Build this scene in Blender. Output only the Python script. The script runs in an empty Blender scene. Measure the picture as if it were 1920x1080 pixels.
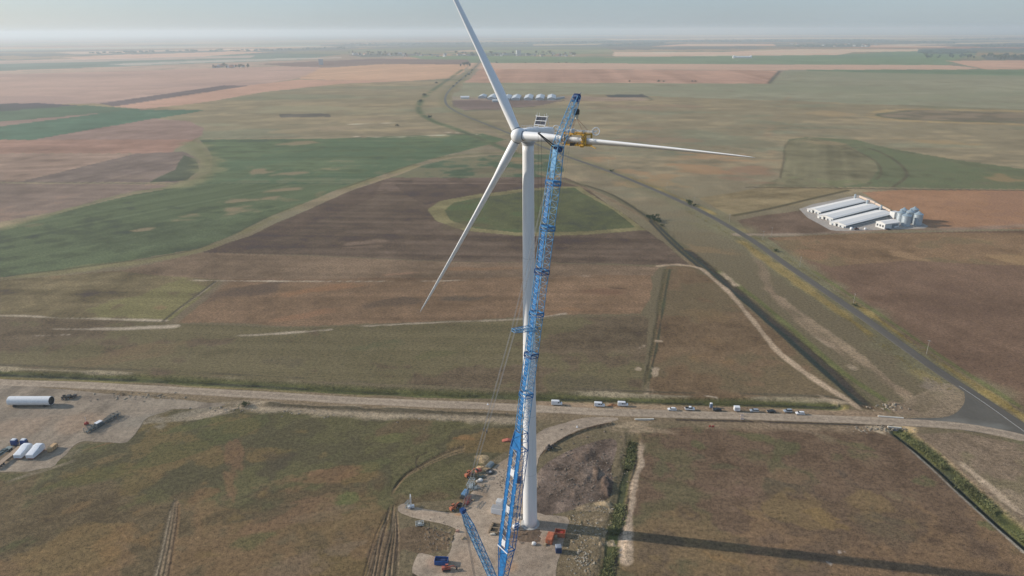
import bpy, bmesh, math, random
import numpy as np
from math import sin, cos, tan, atan, atan2, pi, radians, degrees, sqrt, exp
from mathutils import Vector, Matrix
random.seed(7)
SC = bpy.context.scene
COL = SC.collection

# ------------------------------------------------------------------ camera
SCL = 1.27
CAM_H, FPX, HORIZON, ROLL, CX = 144.0 * SCL, 1280.0, 57.0, radians(0.25), 995.0
PITCH = atan((540 - HORIZON) / FPX)
_F = np.array([0, cos(PITCH), -sin(PITCH)]); _R0 = np.array([1., 0, 0]); _U0 = np.array([0, sin(PITCH), cos(PITCH)])
_R = cos(ROLL) * _R0 - sin(ROLL) * _U0; _U = cos(ROLL) * _U0 + sin(ROLL) * _R0
CPOS = np.array([0, 0, CAM_H])
cam = bpy.data.cameras.new('camera'); camo = bpy.data.objects.new('camera', cam); COL.objects.link(camo)
cam.sensor_width = 36; cam.lens = 36 * FPX / 1920; cam.shift_x = -(CX - 960) / 1920
cam.clip_start = 1; cam.clip_end = 200000
M = Matrix(((_R[0], _U[0], -_F[0], 0), (_R[1], _U[1], -_F[1], 0), (_R[2], _U[2], -_F[2], CAM_H), (0, 0, 0, 1)))
camo.matrix_world = M
SC.camera = camo

def ray(x, y):
    d = _F * FPX + _R * (x - CX) - _U * (y - 540)
    return d / np.linalg.norm(d)
def G(x, y, z=0.0):
    """the point of the plain (height z) seen at a place of the photograph"""
    d = ray(x, y); t = (z - CAM_H) / d[2]
    p = CPOS + d * t
    return Vector((float(p[0]), float(p[1]), z))

# ------------------------------------------------------------------ light
SUN_EL, SUN_AZ = radians(22), radians(180 - 10)      # azimuth of the sun measured from +X towards +Y
world = bpy.data.worlds.new('World'); SC.world = world; world.use_nodes = True
wn = world.node_tree.nodes; wl = world.node_tree.links
for n in list(wn): wn.remove(n)
sky = wn.new('ShaderNodeTexSky'); sky.sky_type = 'NISHITA'; sky.sun_disc = False
sky.sun_elevation = SUN_EL; sky.sun_rotation = pi / 2 - SUN_AZ
sky.altitude = 100; sky.air_density = 1.0; sky.dust_density = 0.7; sky.ozone_density = 0.6
bg = wn.new('ShaderNodeBackground'); bg.inputs[1].default_value = 0.1
wo = wn.new('ShaderNodeOutputWorld'); wt = wn.new('ShaderNodeVectorMath'); wt.operation = 'MULTIPLY'; wt.inputs[1].default_value = (.42, .47, .60); wl.new(sky.outputs[0], wt.inputs[0])
wa_ = wn.new('ShaderNodeVectorMath'); wa_.operation = 'ADD'; wa_.inputs[1].default_value = (1.85, 2.45, 3.1)      # milky veil over the whole sky
wc = wn.new('ShaderNodeTexCoord'); wm = wn.new('ShaderNodeMapping'); wm.inputs['Scale'].default_value = (1.2, 1.2, 7); wz = wn.new('ShaderNodeTexNoise'); wz.inputs['Scale'].default_value = 2.2; wz.inputs['Detail'].default_value = 5
wr = wn.new('ShaderNodeMapRange'); wr.inputs[1].default_value = .3; wr.inputs[2].default_value = .7; wr.inputs[3].default_value = .93; wr.inputs[4].default_value = 1.07; ws = wn.new('ShaderNodeVectorMath'); ws.operation = 'SCALE'
wl.new(wc.outputs['Generated'], wm.inputs[0]); wl.new(wm.outputs[0], wz.inputs[0]); wl.new(wz.outputs[0], wr.inputs[0]); ws.inputs[0].default_value = (1.9, 2.5, 3.15); wl.new(wr.outputs[0], ws.inputs[3])
wl.new(ws.outputs[0], wa_.inputs[1]); wl.new(wt.outputs[0], wa_.inputs[0]); wl.new(wa_.outputs[0], bg.inputs[0]); wl.new(bg.outputs[0], wo.inputs[0])
sl = bpy.data.lights.new('sun', 'SUN'); sl.energy = 4.9; sl.angle = radians(0.55); sl.color = (1, 0.89, 0.75)
so = bpy.data.objects.new('sun', sl); COL.objects.link(so)
sd = Vector((cos(SUN_AZ) * cos(SUN_EL), sin(SUN_AZ) * cos(SUN_EL), sin(SUN_EL)))
so.rotation_euler = (-sd).to_track_quat('-Z', 'Y').to_euler(); so.location = (-200, 100, 300)
SC.view_settings.view_transform = 'Standard'; SC.view_settings.look = 'None'
SC.view_settings.exposure = 0.05; SC.view_settings.gamma = 1.0
cy = SC.cycles
cy.max_bounces = 5; cy.diffuse_bounces = 2; cy.glossy_bounces = 2; cy.transmission_bounces = 3; cy.volume_bounces = 3
cy.transparent_max_bounces = 6; cy.use_denoising = True; cy.denoiser = 'OPENIMAGEDENOISE'
cy.denoising_input_passes = 'RGB_ALBEDO_NORMAL'; cy.sample_clamp_indirect = 4

# ------------------------------------------------------------------ helpers
def tag(o, label=None, cat=None, group=None, kind=None):
    if label: o['label'] = label
    if cat: o['category'] = cat
    if group: o['group'] = group
    if kind: o['kind'] = kind
    return o
def thing(name, label, cat, loc=(0, 0, 0), rz=0.0, group=None):
    o = bpy.data.objects.new(name, None); COL.objects.link(o)
    o.location = loc; o.rotation_euler = (0, 0, rz); o.empty_display_size = 0.5
    return tag(o, label, cat, group)
def lin(c):
    return tuple((v / 255 / 12.92 if v / 255 <= 0.04045 else ((v / 255 + 0.055) / 1.055) ** 2.4) for v in c)

_mats = {}
def mat(name, rgb, rough=0.6, metal=0.0, var=0.12, scale=0.6, bump=0.0, spec=0.4, stretch=(1, 1, 1)):
    """painted or bare surface with procedural mottling; rgb is linear albedo"""
    if name in _mats: return _mats[name]
    m = bpy.data.materials.new(name); m.use_nodes = True; _mats[name] = m
    nt = m.node_tree; N = nt.nodes; L = nt.links
    b = N['Principled BSDF']; b.inputs['Roughness'].default_value = rough; b.inputs['Metallic'].default_value = metal
    b.inputs['Specular IOR Level'].default_value = spec
    tc = N.new('ShaderNodeTexCoord'); mp = N.new('ShaderNodeMapping'); mp.inputs['Scale'].default_value = stretch
    L.new(tc.outputs['Object'], mp.inputs[0])
    nz = N.new('ShaderNodeTexNoise'); nz.inputs['Scale'].default_value = scale; nz.inputs['Detail'].default_value = 6
    L.new(mp.outputs[0], nz.inputs[0])
    rp = N.new('ShaderNodeValToRGB'); e = rp.color_ramp.elements
    e[0].position = 0.3; e[1].position = 0.7
    e[0].color = (*[max(0, v * (1 - var)) for v in rgb], 1); e[1].color = (*[min(1, v * (1 + var)) for v in rgb], 1)
    L.new(nz.outputs[0], rp.inputs[0]); L.new(rp.outputs[0], b.inputs['Base Color'])
    if bump:
        bp = N.new('ShaderNodeBump'); bp.inputs['Strength'].default_value = bump; bp.inputs['Distance'].default_value = 0.1
        n2 = N.new('ShaderNodeTexNoise'); n2.inputs['Scale'].default_value = scale * 5; n2.inputs['Detail'].default_value = 6
        L.new(mp.outputs[0], n2.inputs[0]); L.new(n2.outputs[0], bp.inputs['Height']); L.new(bp.outputs[0], b.inputs['Normal'])
    return m

def attr_mat(name, rough=0.95, s1=0.35, s2=2.2, amp=0.35, bump=0.5, dist=0.25):
    """earth, grass and gravel: colour from the mesh's own 'Col' attribute, broken up by noise and roughened by bump"""
    m = bpy.data.materials.new(name); m.use_nodes = True
    nt = m.node_tree; N = nt.nodes; L = nt.links
    b = N['Principled BSDF']; b.inputs['Roughness'].default_value = rough; b.inputs['Specular IOR Level'].default_value = 0.15
    at = N.new('ShaderNodeAttribute'); at.attribute_name = 'Col'
    tc = N.new('ShaderNodeTexCoord')
    n1 = N.new('ShaderNodeTexNoise'); n1.inputs['Scale'].default_value = s1; n1.inputs['Detail'].default_value = 8; n1.inputs['Roughness'].default_value = 0.7
    n2 = N.new('ShaderNodeTexNoise'); n2.inputs['Scale'].default_value = s2; n2.inputs['Detail'].default_value = 4
    L.new(tc.outputs['Object'], n1.inputs[0]); L.new(tc.outputs['Object'], n2.inputs[0])
    mx = N.new('ShaderNodeMath'); mx.operation = 'ADD'; L.new(n1.outputs[0], mx.inputs[0]); L.new(n2.outputs[0], mx.inputs[1])
    mr = N.new('ShaderNodeMapRange'); mr.inputs[1].default_value = 0.7; mr.inputs[2].default_value = 1.3
    mr.inputs[3].default_value = 1 - amp; mr.inputs[4].default_value = 1 + amp
    L.new(mx.outputs[0], mr.inputs[0])
    vm = N.new('ShaderNodeVectorMath'); vm.operation = 'SCALE'
    L.new(at.outputs['Color'], vm.inputs[0]); L.new(mr.outputs[0], vm.inputs[3])
    L.new(vm.outputs[0], b.inputs['Base Color'])
    bp = N.new('ShaderNodeBump'); bp.inputs['Strength'].default_value = bump; bp.inputs['Distance'].default_value = dist
    L.new(mx.outputs[0], bp.inputs['Height']); L.new(bp.outputs[0], b.inputs['Normal'])
    return m

class MB:
    """collects shapes and links them as one mesh object"""
    def __init__(s): s.v = []; s.f = []; s.mi = []; s.cur = 0
    def add(s, vs, fs):
        o = len(s.v); s.v += [tuple(p) for p in vs]; s.f += [tuple(i + o for i in f) for f in fs]; s.mi += [s.cur] * len(fs)
    def box(s, c, d, rz=0, M=None, taper=None):
        hx, hy, hz = d[0] / 2, d[1] / 2, d[2] / 2
        vs = []
        for z in (-1, 1):
            t = (taper or 1) if z > 0 else 1
            for x, y in ((-1, -1), (1, -1), (1, 1), (-1, 1)):
                p = Vector((x * hx * t, y * hy * t, z * hz))
                if rz: p = Matrix.Rotation(rz, 3, 'Z') @ p
                p = p + Vector(c)
                if M is not None: p = M @ p
                vs.append(p)
        s.add(vs, [(3, 2, 1, 0), (4, 5, 6, 7), (0, 1, 5, 4), (1, 2, 6, 5), (2, 3, 7, 6), (3, 0, 4, 7)])
    def tube(s, p, q, r, r2=None, n=6, caps=True):
        p, q = Vector(p), Vector(q); r2 = r if r2 is None else r2
        a = (q - p)
        if a.length < 1e-6: return
        a.normalize(); u = a.orthogonal().normalized(); w = a.cross(u)
        vs = []
        for c, rr in ((p, r), (q, r2)):
            for i in range(n):
                t = 2 * pi * i / n; vs.append(c + u * cos(t) * rr + w * sin(t) * rr)
        fs = [(i, (i + 1) % n, n + (i + 1) % n, n + i) for i in range(n)]
        if caps: fs += [tuple(range(n - 1, -1, -1)), tuple(range(n, 2 * n))]
        s.add(vs, fs)
    def path(s, pts, r, n=6):
        for a, b in zip(pts, pts[1:]): s.tube(a, b, r, n=n)
    def loft(s, rings, closed=True, caps=True):
        n = len(rings[0]); vs = [p for r in rings for p in r]; fs = []
        for k in range(len(rings) - 1):
            for i in range(n if closed else n - 1):
                j = (i + 1) % n
                fs.append((k * n + i, k * n + j, (k + 1) * n + j, (k + 1) * n + i))
        if caps and closed:
            fs.append(tuple(range(n - 1, -1, -1))); fs.append(tuple((len(rings) - 1) * n + i for i in range(n)))
        s.add(vs, fs)
    def lathe(s, c, prof, n=24, M=None, caps=True):
        """prof: list of (radius, height) about a vertical axis at c"""
        rings = []
        for r, z in prof:
            ring = []
            for i in range(n):
                p = Vector((cos(2 * pi * i / n) * r, sin(2 * pi * i / n) * r, z)) + Vector(c)
                ring.append(M @ p if M is not None else p)
            rings.append(ring)
        s.loft(rings, caps=caps)
    def prism(s, prof, x0, x1, axis='y'):
        """extrude a closed (a, z) outline along an axis"""
        n = len(prof)
        if axis == 'y': vs = [(a, x0, z) for a, z in prof] + [(a, x1, z) for a, z in prof]
        else: vs = [(x0, a, z) for a, z in prof] + [(x1, a, z) for a, z in prof]
        fs = [(i, (i + 1) % n, n + (i + 1) % n, n + i) for i in range(n)] + [tuple(range(n - 1, -1, -1)), tuple(range(n, 2 * n))]
        s.add(vs, fs)
    def build(s, name, m, parent=None, smooth=False, bevel=0, loc=None):
        me = bpy.data.meshes.new(name); me.from_pydata([tuple(map(float, p)) for p in s.v], [], s.f)
        ms = m if isinstance(m, (list, tuple)) else [m]
        for k in ms: me.materials.append(k)
        if len(ms) > 1: me.polygons.foreach_set('material_index', s.mi)
        bm = bmesh.new(); bm.from_mesh(me); bmesh.ops.recalc_face_normals(bm, faces=bm.faces)
        if bevel: bmesh.ops.bevel(bm, geom=bm.edges[:], offset=bevel, segments=1, affect='EDGES', clamp_overlap=True)
        bm.to_mesh(me); bm.free()
        if smooth: me.shade_smooth()
        o = bpy.data.objects.new(name, me); COL.objects.link(o)
        if parent is not None: o.parent = parent
        if loc is not None: o.location = loc
        return o

def copy_tree(o, parent=None):
    c = o.copy(); COL.objects.link(c)
    if parent is not None: c.parent = parent
    for ch in list(o.children): copy_tree(ch, c)
    return c

# ------------------------------------------------------------------ numpy noise
def _h(ix, iy, seed):
    h = (ix.astype(np.int64) * 374761393 + iy.astype(np.int64) * 668265263 + seed * 982451653) & 0xffffffff
    h = ((h ^ (h >> 13)) * 1274126177) & 0xffffffff
    return ((h ^ (h >> 16)) & 0xffff).astype(np.float32) / 65535.0
def vnoise(x, y, seed=0):
    ix, iy = np.floor(x), np.floor(y); fx, fy = (x - ix).astype(np.float32), (y - iy).astype(np.float32)
    fx = fx * fx * (3 - 2 * fx); fy = fy * fy * (3 - 2 * fy)
    ix = ix.astype(np.int64); iy = iy.astype(np.int64)
    a, b = _h(ix, iy, seed), _h(ix + 1, iy, seed); c, d = _h(ix, iy + 1, seed), _h(ix + 1, iy + 1, seed)
    return (a + (b - a) * fx) * (1 - fy) + (c + (d - c) * fx) * fy
def fbm(x, y, wl, octv=5, seed=0, sp=None, gain=0.55):
    """noise centred on 0; octaves finer than the mesh spacing sp fade out"""
    out = np.zeros(x.shape, np.float32); a = 1.0; tot = 0
    for k in range(octv):
        w = wl * SCL / 2 ** k
        n = vnoise(x / w + 17.3 * k, y / w - 9.1 * k, seed + k * 7) - 0.5
        if sp is not None: n = n * np.clip(w / (1.3 * sp) - 0.25, 0.16, 1)
        out += n * a; tot += a; a *= gain
    return out / tot * 2
def sstep(x, a, b):
    t = np.clip((x - a) / (b - a), 0, 1); return t * t * (3 - 2 * t)

# ------------------------------------------------------------------ ground sheet: fields, banks, ruts
HAZE_S, HAZE_C, KILL = 0.000095, lin((178, 190, 199)), np.array((0.79, 0.84, 0.89), np.float32)
def rows_cols():
    ys = [60.45]; 
    while ys[-1] < 1130: ys.append(ys[-1] + (0.55 if ys[-1] < 100 else 0.8 if ys[-1] < 160 else 1.25 if ys[-1] < 500 else 1.7))
    while ys[-1] < 3200: ys.append(ys[-1] + (ys[-1] - 1100) * 0.12 + 4)
    dep = np.array([PITCH + atan((y - 540) / FPX) for y in ys if PITCH + atan((y - 540) / FPX) < radians(86)])
    t = np.arange(-1180, 1180.1, 1.75) / FPX
    b = np.arctan(t) * 1.0
    fine = np.concatenate([np.array(b * 1.06)])
    lo, hi = fine[0], fine[-1]; ext = np.linspace(0, radians(28), 200)[1:]; fine = np.concatenate([lo - ext[::-1], fine, hi + ext]); lo, hi = fine[0], fine[-1]
    rest = np.linspace(hi, lo + 2 * pi, 60)[1:-1]
    return CAM_H / np.tan(dep), np.concatenate([fine, rest])
_D, _B = rows_cols()
NR, NC = len(_D), len(_B)
DD, BB = np.meshgrid(_D, _B, indexing='ij')
X = (DD * np.sin(BB)).ravel(); Y = (DD * np.cos(BB)).ravel(); DIST = DD.ravel()
SPR = np.abs(np.gradient(_D))[:, None] * np.ones(NC)[None, :]
SP = np.maximum(SPR, DD * 1.75 / FPX).ravel().astype(np.float32)
del DD, BB, SPR
Z = np.zeros(X.shape, np.float32); C3 = np.zeros((X.size, 3), np.float32)
# gentle warp so that borders are never ruler-straight
WXn = fbm(X, Y, 90, 5, 11, SP); WYn = fbm(X, Y, 90, 5, 23, SP)
N1 = fbm(X, Y, 420, 7, 31, SP); N2 = fbm(X, Y, 130, 6, 41, SP); N3 = fbm(X, Y, 36, 5, 51, SP); N4 = fbm(X, Y, 11, 4, 61, SP); N5 = fbm(X, Y, 3.2, 3, 71, SP)
NS = fbm(X * 0.25, Y, 150, 6, 81, SP)          # drawn out from side to side, as the plain is
NT = fbm(X * 0.35, Y, 22, 5, 85, SP)
NF = fbm(X * 0.15, Y, 2600, 6, 91, SP)
def W2(p): return [G(*q)[:2] for q in p]
def inside(pts, xs, ys):
    r = np.zeros(xs.shape, bool); n = len(pts)
    for i in range(n):
        (x1, y1), (x2, y2) = pts[i], pts[(i + 1) % n]
        if y1 == y2: continue
        c = (y1 > ys) != (y2 > ys)
        r ^= c & (xs < (x2 - x1) * (ys - y1) / (y2 - y1) + x1)
    return r
def smooth_pts(pts, closed, n=3):
    """Catmull-Rom through the corner points"""
    out = []; m = len(pts)
    for i in range(m if closed else m - 1):
        g = (lambda k: pts[k % m]) if closed else (lambda k: pts[min(max(k, 0), m - 1)])
        p0, p1, p2, p3 = [np.array(g(i + k)) for k in (-1, 0, 1, 2)]
        for k in range(n):
            t = k / n
            out.append(tuple(0.5 * (2 * p1 + (p2 - p0) * t + (2 * p0 - 5 * p1 + 4 * p2 - p3) * t * t + (3 * p1 - p0 - 3 * p2 + p3) * t ** 3)))
    if not closed: out.append(tuple(pts[-1]))
    return out
def mix(idx, w, col):
    w = np.clip(w, 0, 1)[:, None]
    C3[idx] = C3[idx] * (1 - w) + np.asarray(col, np.float32) * w
def field(pts, rgb, var=0.08, mot=(), rows=None, warp=1.0, round_=False, soft=0, s=1.0):
    P = W2(pts); P = smooth_pts(P, True, 5) if round_ else P
    a = np.array(P); d = np.hypot(a[:, 0], a[:, 1]).mean()
    wa = min(2.8 + d * 0.004, 33) * warp
    lo, hi = a.min(0) - 2 * wa, a.max(0) + 2 * wa
    i = np.nonzero((X > lo[0]) & (X < hi[0]) & (Y > lo[1]) & (Y < hi[1]))[0]
    if not i.size: return
    i = i[inside(P, X[i] + WXn[i] * wa, Y[i] + WYn[i] * wa)]
    c = np.tile(np.asarray(lin(rgb), np.float32), (i.size, 1))
    c *= (1 + var * (0.6 * N1[i] + 0.8 * N2[i] + 1.1 * N3[i] + 1.2 * N4[i] + 0.9 * N5[i] + 1.1 * NT[i]) * 2.7)[:, None]
    for rgb2, src, th, st in mot:
        w = (sstep(src[i] + .35 * N3[i] + .3 * N4[i] + .35 * NT[i], th, th + 0.12) * st)[:, None]; c = c * (1 - w) + np.asarray(lin(rgb2), np.float32) * w
    if rows:
        (p, q, wl, am) = rows
        p, q = G(*p), G(*q); u = (q - p).normalized()
        l = X[i] * u.x + Y[i] * u.y; t = -X[i] * u.y + Y[i] * u.x
        n = fbm(t + 0.6 * WXn[i], l * 0.03, wl, 4, 101, np.minimum(SP[i], DIST[i] * 0.002 + 0.3) if wl < 15 else SP[i] * .6)
        c *= (1 + am * n * 2)[:, None]
    if s < 1: C3[i] = C3[i] * (1 - s) + c * s
    else: C3[i] = c
def seg_dist(P, i):
    best = np.full(i.size, 1e9, np.float32); along = np.zeros(i.size, np.float32); acc = 0.0; side = np.zeros(i.size, np.float32)
    for (x1, y1), (x2, y2) in zip(P, P[1:]):
        dx, dy = x2 - x1, y2 - y1; L = math.hypot(dx, dy)
        if L < 1e-6: continue
        t = np.clip(((X[i] - x1) * dx + (Y[i] - y1) * dy) / (L * L), 0, 1)
        ex, ey = X[i] - x1 - t * dx, Y[i] - y1 - t * dy
        d = np.hypot(ex, ey); m = d < best
        best[m] = d[m]; along[m] = acc + t[m] * L; side[m] = np.sign(dx * ey[m] - dy * ex[m]); acc += L
    return best, along, side
def line(pts, width, rgb, soft=0.5, depth=0, jit=0.35, st=1.0, gap=0.0, off=0.0, world=False):
    """a band of ground along a line: track, verge, ditch or bank (depth moves the ground)"""
    width *= SCL; off *= SCL; depth *= SCL
    P = pts if world else smooth_pts(W2(pts), False, 5); a = np.array(P)
    m = width * 1.5 + abs(off) + 4
    lo, hi = a.min(0) - m - 8, a.max(0) + m + 8
    i = np.nonzero((X > lo[0]) & (X < hi[0]) & (Y > lo[1]) & (Y < hi[1]))[0]
    if not i.size: return
    d, al, sd_ = seg_dist(P, i)
    d = np.abs(d * sd_ - off) if off else d
    hw = width / 2 * (1 + jit * (N4[i] + N3[i]))
    aa = np.minimum(SP[i] * 0.5, DIST[i] * 0.0015 + SP[i] * 0.25)
    w = 1 - sstep(d, hw * (1 - soft) - aa * 0.5, hw * (1 + soft * 0.4) + aa * 0.5)
    w *= np.clip(hw * 2 / np.maximum(aa, 0.01), 0.25, 1)
    if gap: w *= sstep(fbm(al, sd_ * 3, 40, 4, 131), -0.25 + (gap - 0.5), 0.1 + (gap - 0.5))
    k = w > 0.004; i = i[k]; w = w[k] * st
    c = np.asarray(lin(rgb), np.float32) * (1 + 0.35 * N3[i] + 0.35 * N4[i])[:, None]
    ww = np.clip(w, 0, 1)[:, None]; C3[i] = C3[i] * (1 - ww) + c * ww
    if depth: Z[i] += -depth * sstep(w / st, 0, 1) * (1 + 0.25 * N4[i])
def patch(x, y, rx, ry, rgb, st=0.8, src=None, rough=1.2, raise_=0):
    """an irregular stain, bare spot or mound of the ground, rx and ry its reach in the plain"""
    c = G(x, y); ex = (G(x + rx, y) - G(x - rx, y)).length / 2; ey = (G(x, y - ry) - G(x, y + ry)).length / 2
    th = atan2(c.x, c.y)
    i = np.nonzero((np.abs(X - c.x) < (ex + ey) * 1.9) & (np.abs(Y - c.y) < (ex + ey) * 1.9))[0]
    if not i.size: return
    dx, dy = X[i] - c.x, Y[i] - c.y
    a = dx * cos(th) - dy * sin(th); b = dx * sin(th) + dy * cos(th)
    r = np.hypot(a / ex, b / ey)
    k_ = 40 / min(ex, ey); n = 1.5 * fbm(a / ex * 40 + x * 3.1, b / ey * 40 + y * 1.7, 44 / SCL, 6, int(x * 7 + y) % 97, SP[i] * k_, .62) + .5 * N4[i] + .4 * NT[i]
    w = sstep(1 - r + n * rough * 0.9, 0.1, 0.7) * (1 - sstep(r, 1.35, 1.8))
    mix(i, w * st, lin(rgb))
    if raise_: Z[i] += raise_ * .7 * sstep(1 - r + n * .6, 0.1, 1.0) * (1 + .6 * N5[i] + .5 * N4[i])

# --- the whole plain first
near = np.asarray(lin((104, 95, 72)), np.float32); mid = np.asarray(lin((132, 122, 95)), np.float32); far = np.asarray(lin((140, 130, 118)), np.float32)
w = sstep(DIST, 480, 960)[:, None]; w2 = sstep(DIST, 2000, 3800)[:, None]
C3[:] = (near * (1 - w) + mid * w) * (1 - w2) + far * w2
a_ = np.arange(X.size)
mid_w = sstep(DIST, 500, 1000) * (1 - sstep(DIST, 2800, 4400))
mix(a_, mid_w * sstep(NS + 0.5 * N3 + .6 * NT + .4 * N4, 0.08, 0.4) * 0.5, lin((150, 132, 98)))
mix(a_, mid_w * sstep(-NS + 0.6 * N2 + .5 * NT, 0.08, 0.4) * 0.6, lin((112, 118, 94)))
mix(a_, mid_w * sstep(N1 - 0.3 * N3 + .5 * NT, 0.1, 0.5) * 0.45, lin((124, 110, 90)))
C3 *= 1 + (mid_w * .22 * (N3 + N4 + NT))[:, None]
# far away: long strips of stubble, ploughland and green
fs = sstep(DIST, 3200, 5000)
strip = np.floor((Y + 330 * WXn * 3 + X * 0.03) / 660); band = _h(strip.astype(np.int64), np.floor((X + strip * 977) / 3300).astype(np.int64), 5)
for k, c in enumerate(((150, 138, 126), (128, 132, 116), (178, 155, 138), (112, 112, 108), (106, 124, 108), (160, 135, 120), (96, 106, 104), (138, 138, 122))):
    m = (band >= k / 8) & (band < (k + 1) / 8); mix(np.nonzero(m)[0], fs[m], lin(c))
GREY = (120, 112, 100)
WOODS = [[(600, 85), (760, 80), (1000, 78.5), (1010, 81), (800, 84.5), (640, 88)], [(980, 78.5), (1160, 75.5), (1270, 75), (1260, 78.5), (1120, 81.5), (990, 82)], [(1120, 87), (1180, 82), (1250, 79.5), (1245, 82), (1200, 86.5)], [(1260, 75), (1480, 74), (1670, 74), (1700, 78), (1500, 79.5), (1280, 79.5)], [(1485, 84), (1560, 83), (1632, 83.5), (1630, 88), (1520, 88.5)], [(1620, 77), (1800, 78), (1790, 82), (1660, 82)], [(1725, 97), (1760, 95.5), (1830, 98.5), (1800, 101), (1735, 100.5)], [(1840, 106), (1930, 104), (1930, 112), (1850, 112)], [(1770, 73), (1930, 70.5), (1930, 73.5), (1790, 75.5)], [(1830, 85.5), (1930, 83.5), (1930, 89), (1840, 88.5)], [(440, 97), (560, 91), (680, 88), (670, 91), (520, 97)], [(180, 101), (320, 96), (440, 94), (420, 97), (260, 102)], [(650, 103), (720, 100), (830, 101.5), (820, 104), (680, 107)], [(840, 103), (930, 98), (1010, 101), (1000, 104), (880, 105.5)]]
# --- far fields, right of the rotor
field([(900, 88), (1240, 84), (1460, 87), (1730, 92), (1930, 97), (1930, 130), (900, 130)], (124, 130, 112), mot=(((110, 114, 108), NF, 0.0, 0.7),), s=.5)
field([(760, 105), (905, 104), (1150, 108), (1330, 105), (1560, 103), (1720, 96), (1835, 101), (1790, 112), (1775, 122), (1060, 119), (880, 119), (800, 112)], (112, 132, 108), mot=(((100, 122, 104), NF, 0.05, 0.6),))
field([(1150, 97), (1350, 97.5), (1430, 94), (1600, 98), (1575, 103), (1330, 105), (1150, 106)], (192, 164, 146))
field([(1470, 92.5), (1720, 92), (1735, 96), (1580, 98), (1400, 96)], (196, 166, 148))
field([(1220, 87), (1290, 82), (1450, 82), (1455, 86)], (190, 160, 145)); field([(1620, 84), (1790, 86), (1760, 89), (1625, 88)], (184, 158, 144))
field([(880, 118), (1060, 118), (1420, 121), (1780, 122), (1835, 128), (1800, 131), (1460, 131.5), (880, 129)], (166, 138, 120), mot=(((190, 160, 140), NF, -0.1, 0.5),))
field([(1775, 114), (1930, 113), (1930, 133), (1850, 131)], (182, 148, 128), mot=(((140, 120, 110), NF, 0.1, 0.6),))
field([(902, 129), (1462, 132), (1440, 157), (872, 155)], (164, 130, 112), var=0.05, rows=((1000, 129), (985, 157), 45, 0.16), mot=(((174, 138, 116), NS, 0.1, 0.6),))
field([(1475, 131), (1930, 130), (1930, 145), (1600, 136)], (104, 122, 98)); field([(872, 155), (1440, 157), (1475, 132), (1560, 134), (1930, 142), (1930, 205), (1500, 190), (1100, 176), (850, 182)], (134, 134, 110), mot=(((120, 128, 104), NS, 0.0, 0.6),), s=0.85)
# --- far fields, left
field([(-200, 88), (300, 90), (760, 92), (760, 108), (560, 120), (-200, 150)], (126, 132, 126), mot=(((168, 146, 134), NF, 0.1, 0.9),), s=0.5)
field([(-200, 124), (260, 108), (500, 100), (640, 102), (560, 112), (300, 122), (-200, 140)], (108, 126, 122)); field([(120, 108), (420, 92), (560, 94), (380, 106), (160, 112)], (180, 154, 140))
field([(480, 120), (700, 110), (880, 112), (880, 120), (600, 128)], (124, 110, 108))
field([(-250, 146), (240, 133), (520, 124), (640, 127), (560, 147), (300, 187), (195, 194), (-250, 197)], (168, 140, 128), var=0.05, mot=(((150, 126, 120), NS, 0.1, 0.6),), rows=((0, 160), (500, 130), 60, .05))
field([(600, 128), (720, 120), (882, 121), (862, 140), (840, 147), (760, 153), (640, 150), (560, 148)], (180, 145, 118), var=0.05, rows=((640, 148), (860, 130), 50, 0.08))
field([(215, 199), (465, 160), (560, 149), (760, 152), (640, 157), (500, 172), (380, 192), (270, 204)], (176, 138, 118), var=0.05)
field([(185, 194), (420, 160), (468, 160.5), (215, 199.5)], (106, 96, 98), warp=.4)
field([(-250, 200), (70, 193), (160, 198), (-250, 228)], (82, 78, 88), warp=.5); field([(-250, 228), (158, 197), (272, 205), (-250, 262)], (80, 102, 82), warp=.5)
field([(-250, 250), (272, 205), (302, 208), (-250, 275)], (134, 112, 102), warp=.5); field([(-250, 270), (240, 206), (388, 206), (290, 223), (60, 263), (-250, 266)], (72, 104, 84), warp=.6, mot=(((96, 118, 96), NS, .15, .6),))
field([(60, 262.5), (290, 222), (360, 228), (385, 240), (370, 262.5)], (136, 112, 102), rows=((60, 262), (290, 225), 9, .08))
field([(-250, 262), (370, 262), (330, 278), (320, 287.5), (-250, 288)], (146, 112, 96), rows=((0, 270), (300, 272), 9, .12)); field([(-250, 288), (256, 288), (30, 341), (-250, 341)], (144, 120, 104), rows=((0, 300), (250, 290), 10, .12))
field([(30, 341), (256, 288), (342, 284), (378, 300), (372, 322), (335, 342)], (114, 100, 92), rows=((40, 340), (255, 292), 9, .1), mot=(((130, 112, 98), NS, .1, .5),))
field([(345, 291), (370, 299), (377, 320), (356, 338), (278, 342), (330, 318)], (76, 84, 66), round_=False)
field([(-250, 341), (330, 346), (245, 360), (130, 391), (-250, 470)], (122, 105, 94), rows=((0, 344), (300, 347), 10, .1), mot=(((140, 115, 98), NS, .1, .6),))
mix(a_, sstep(DIST, 8500, 15000) * .6, lin((162, 170, 173)))
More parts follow.
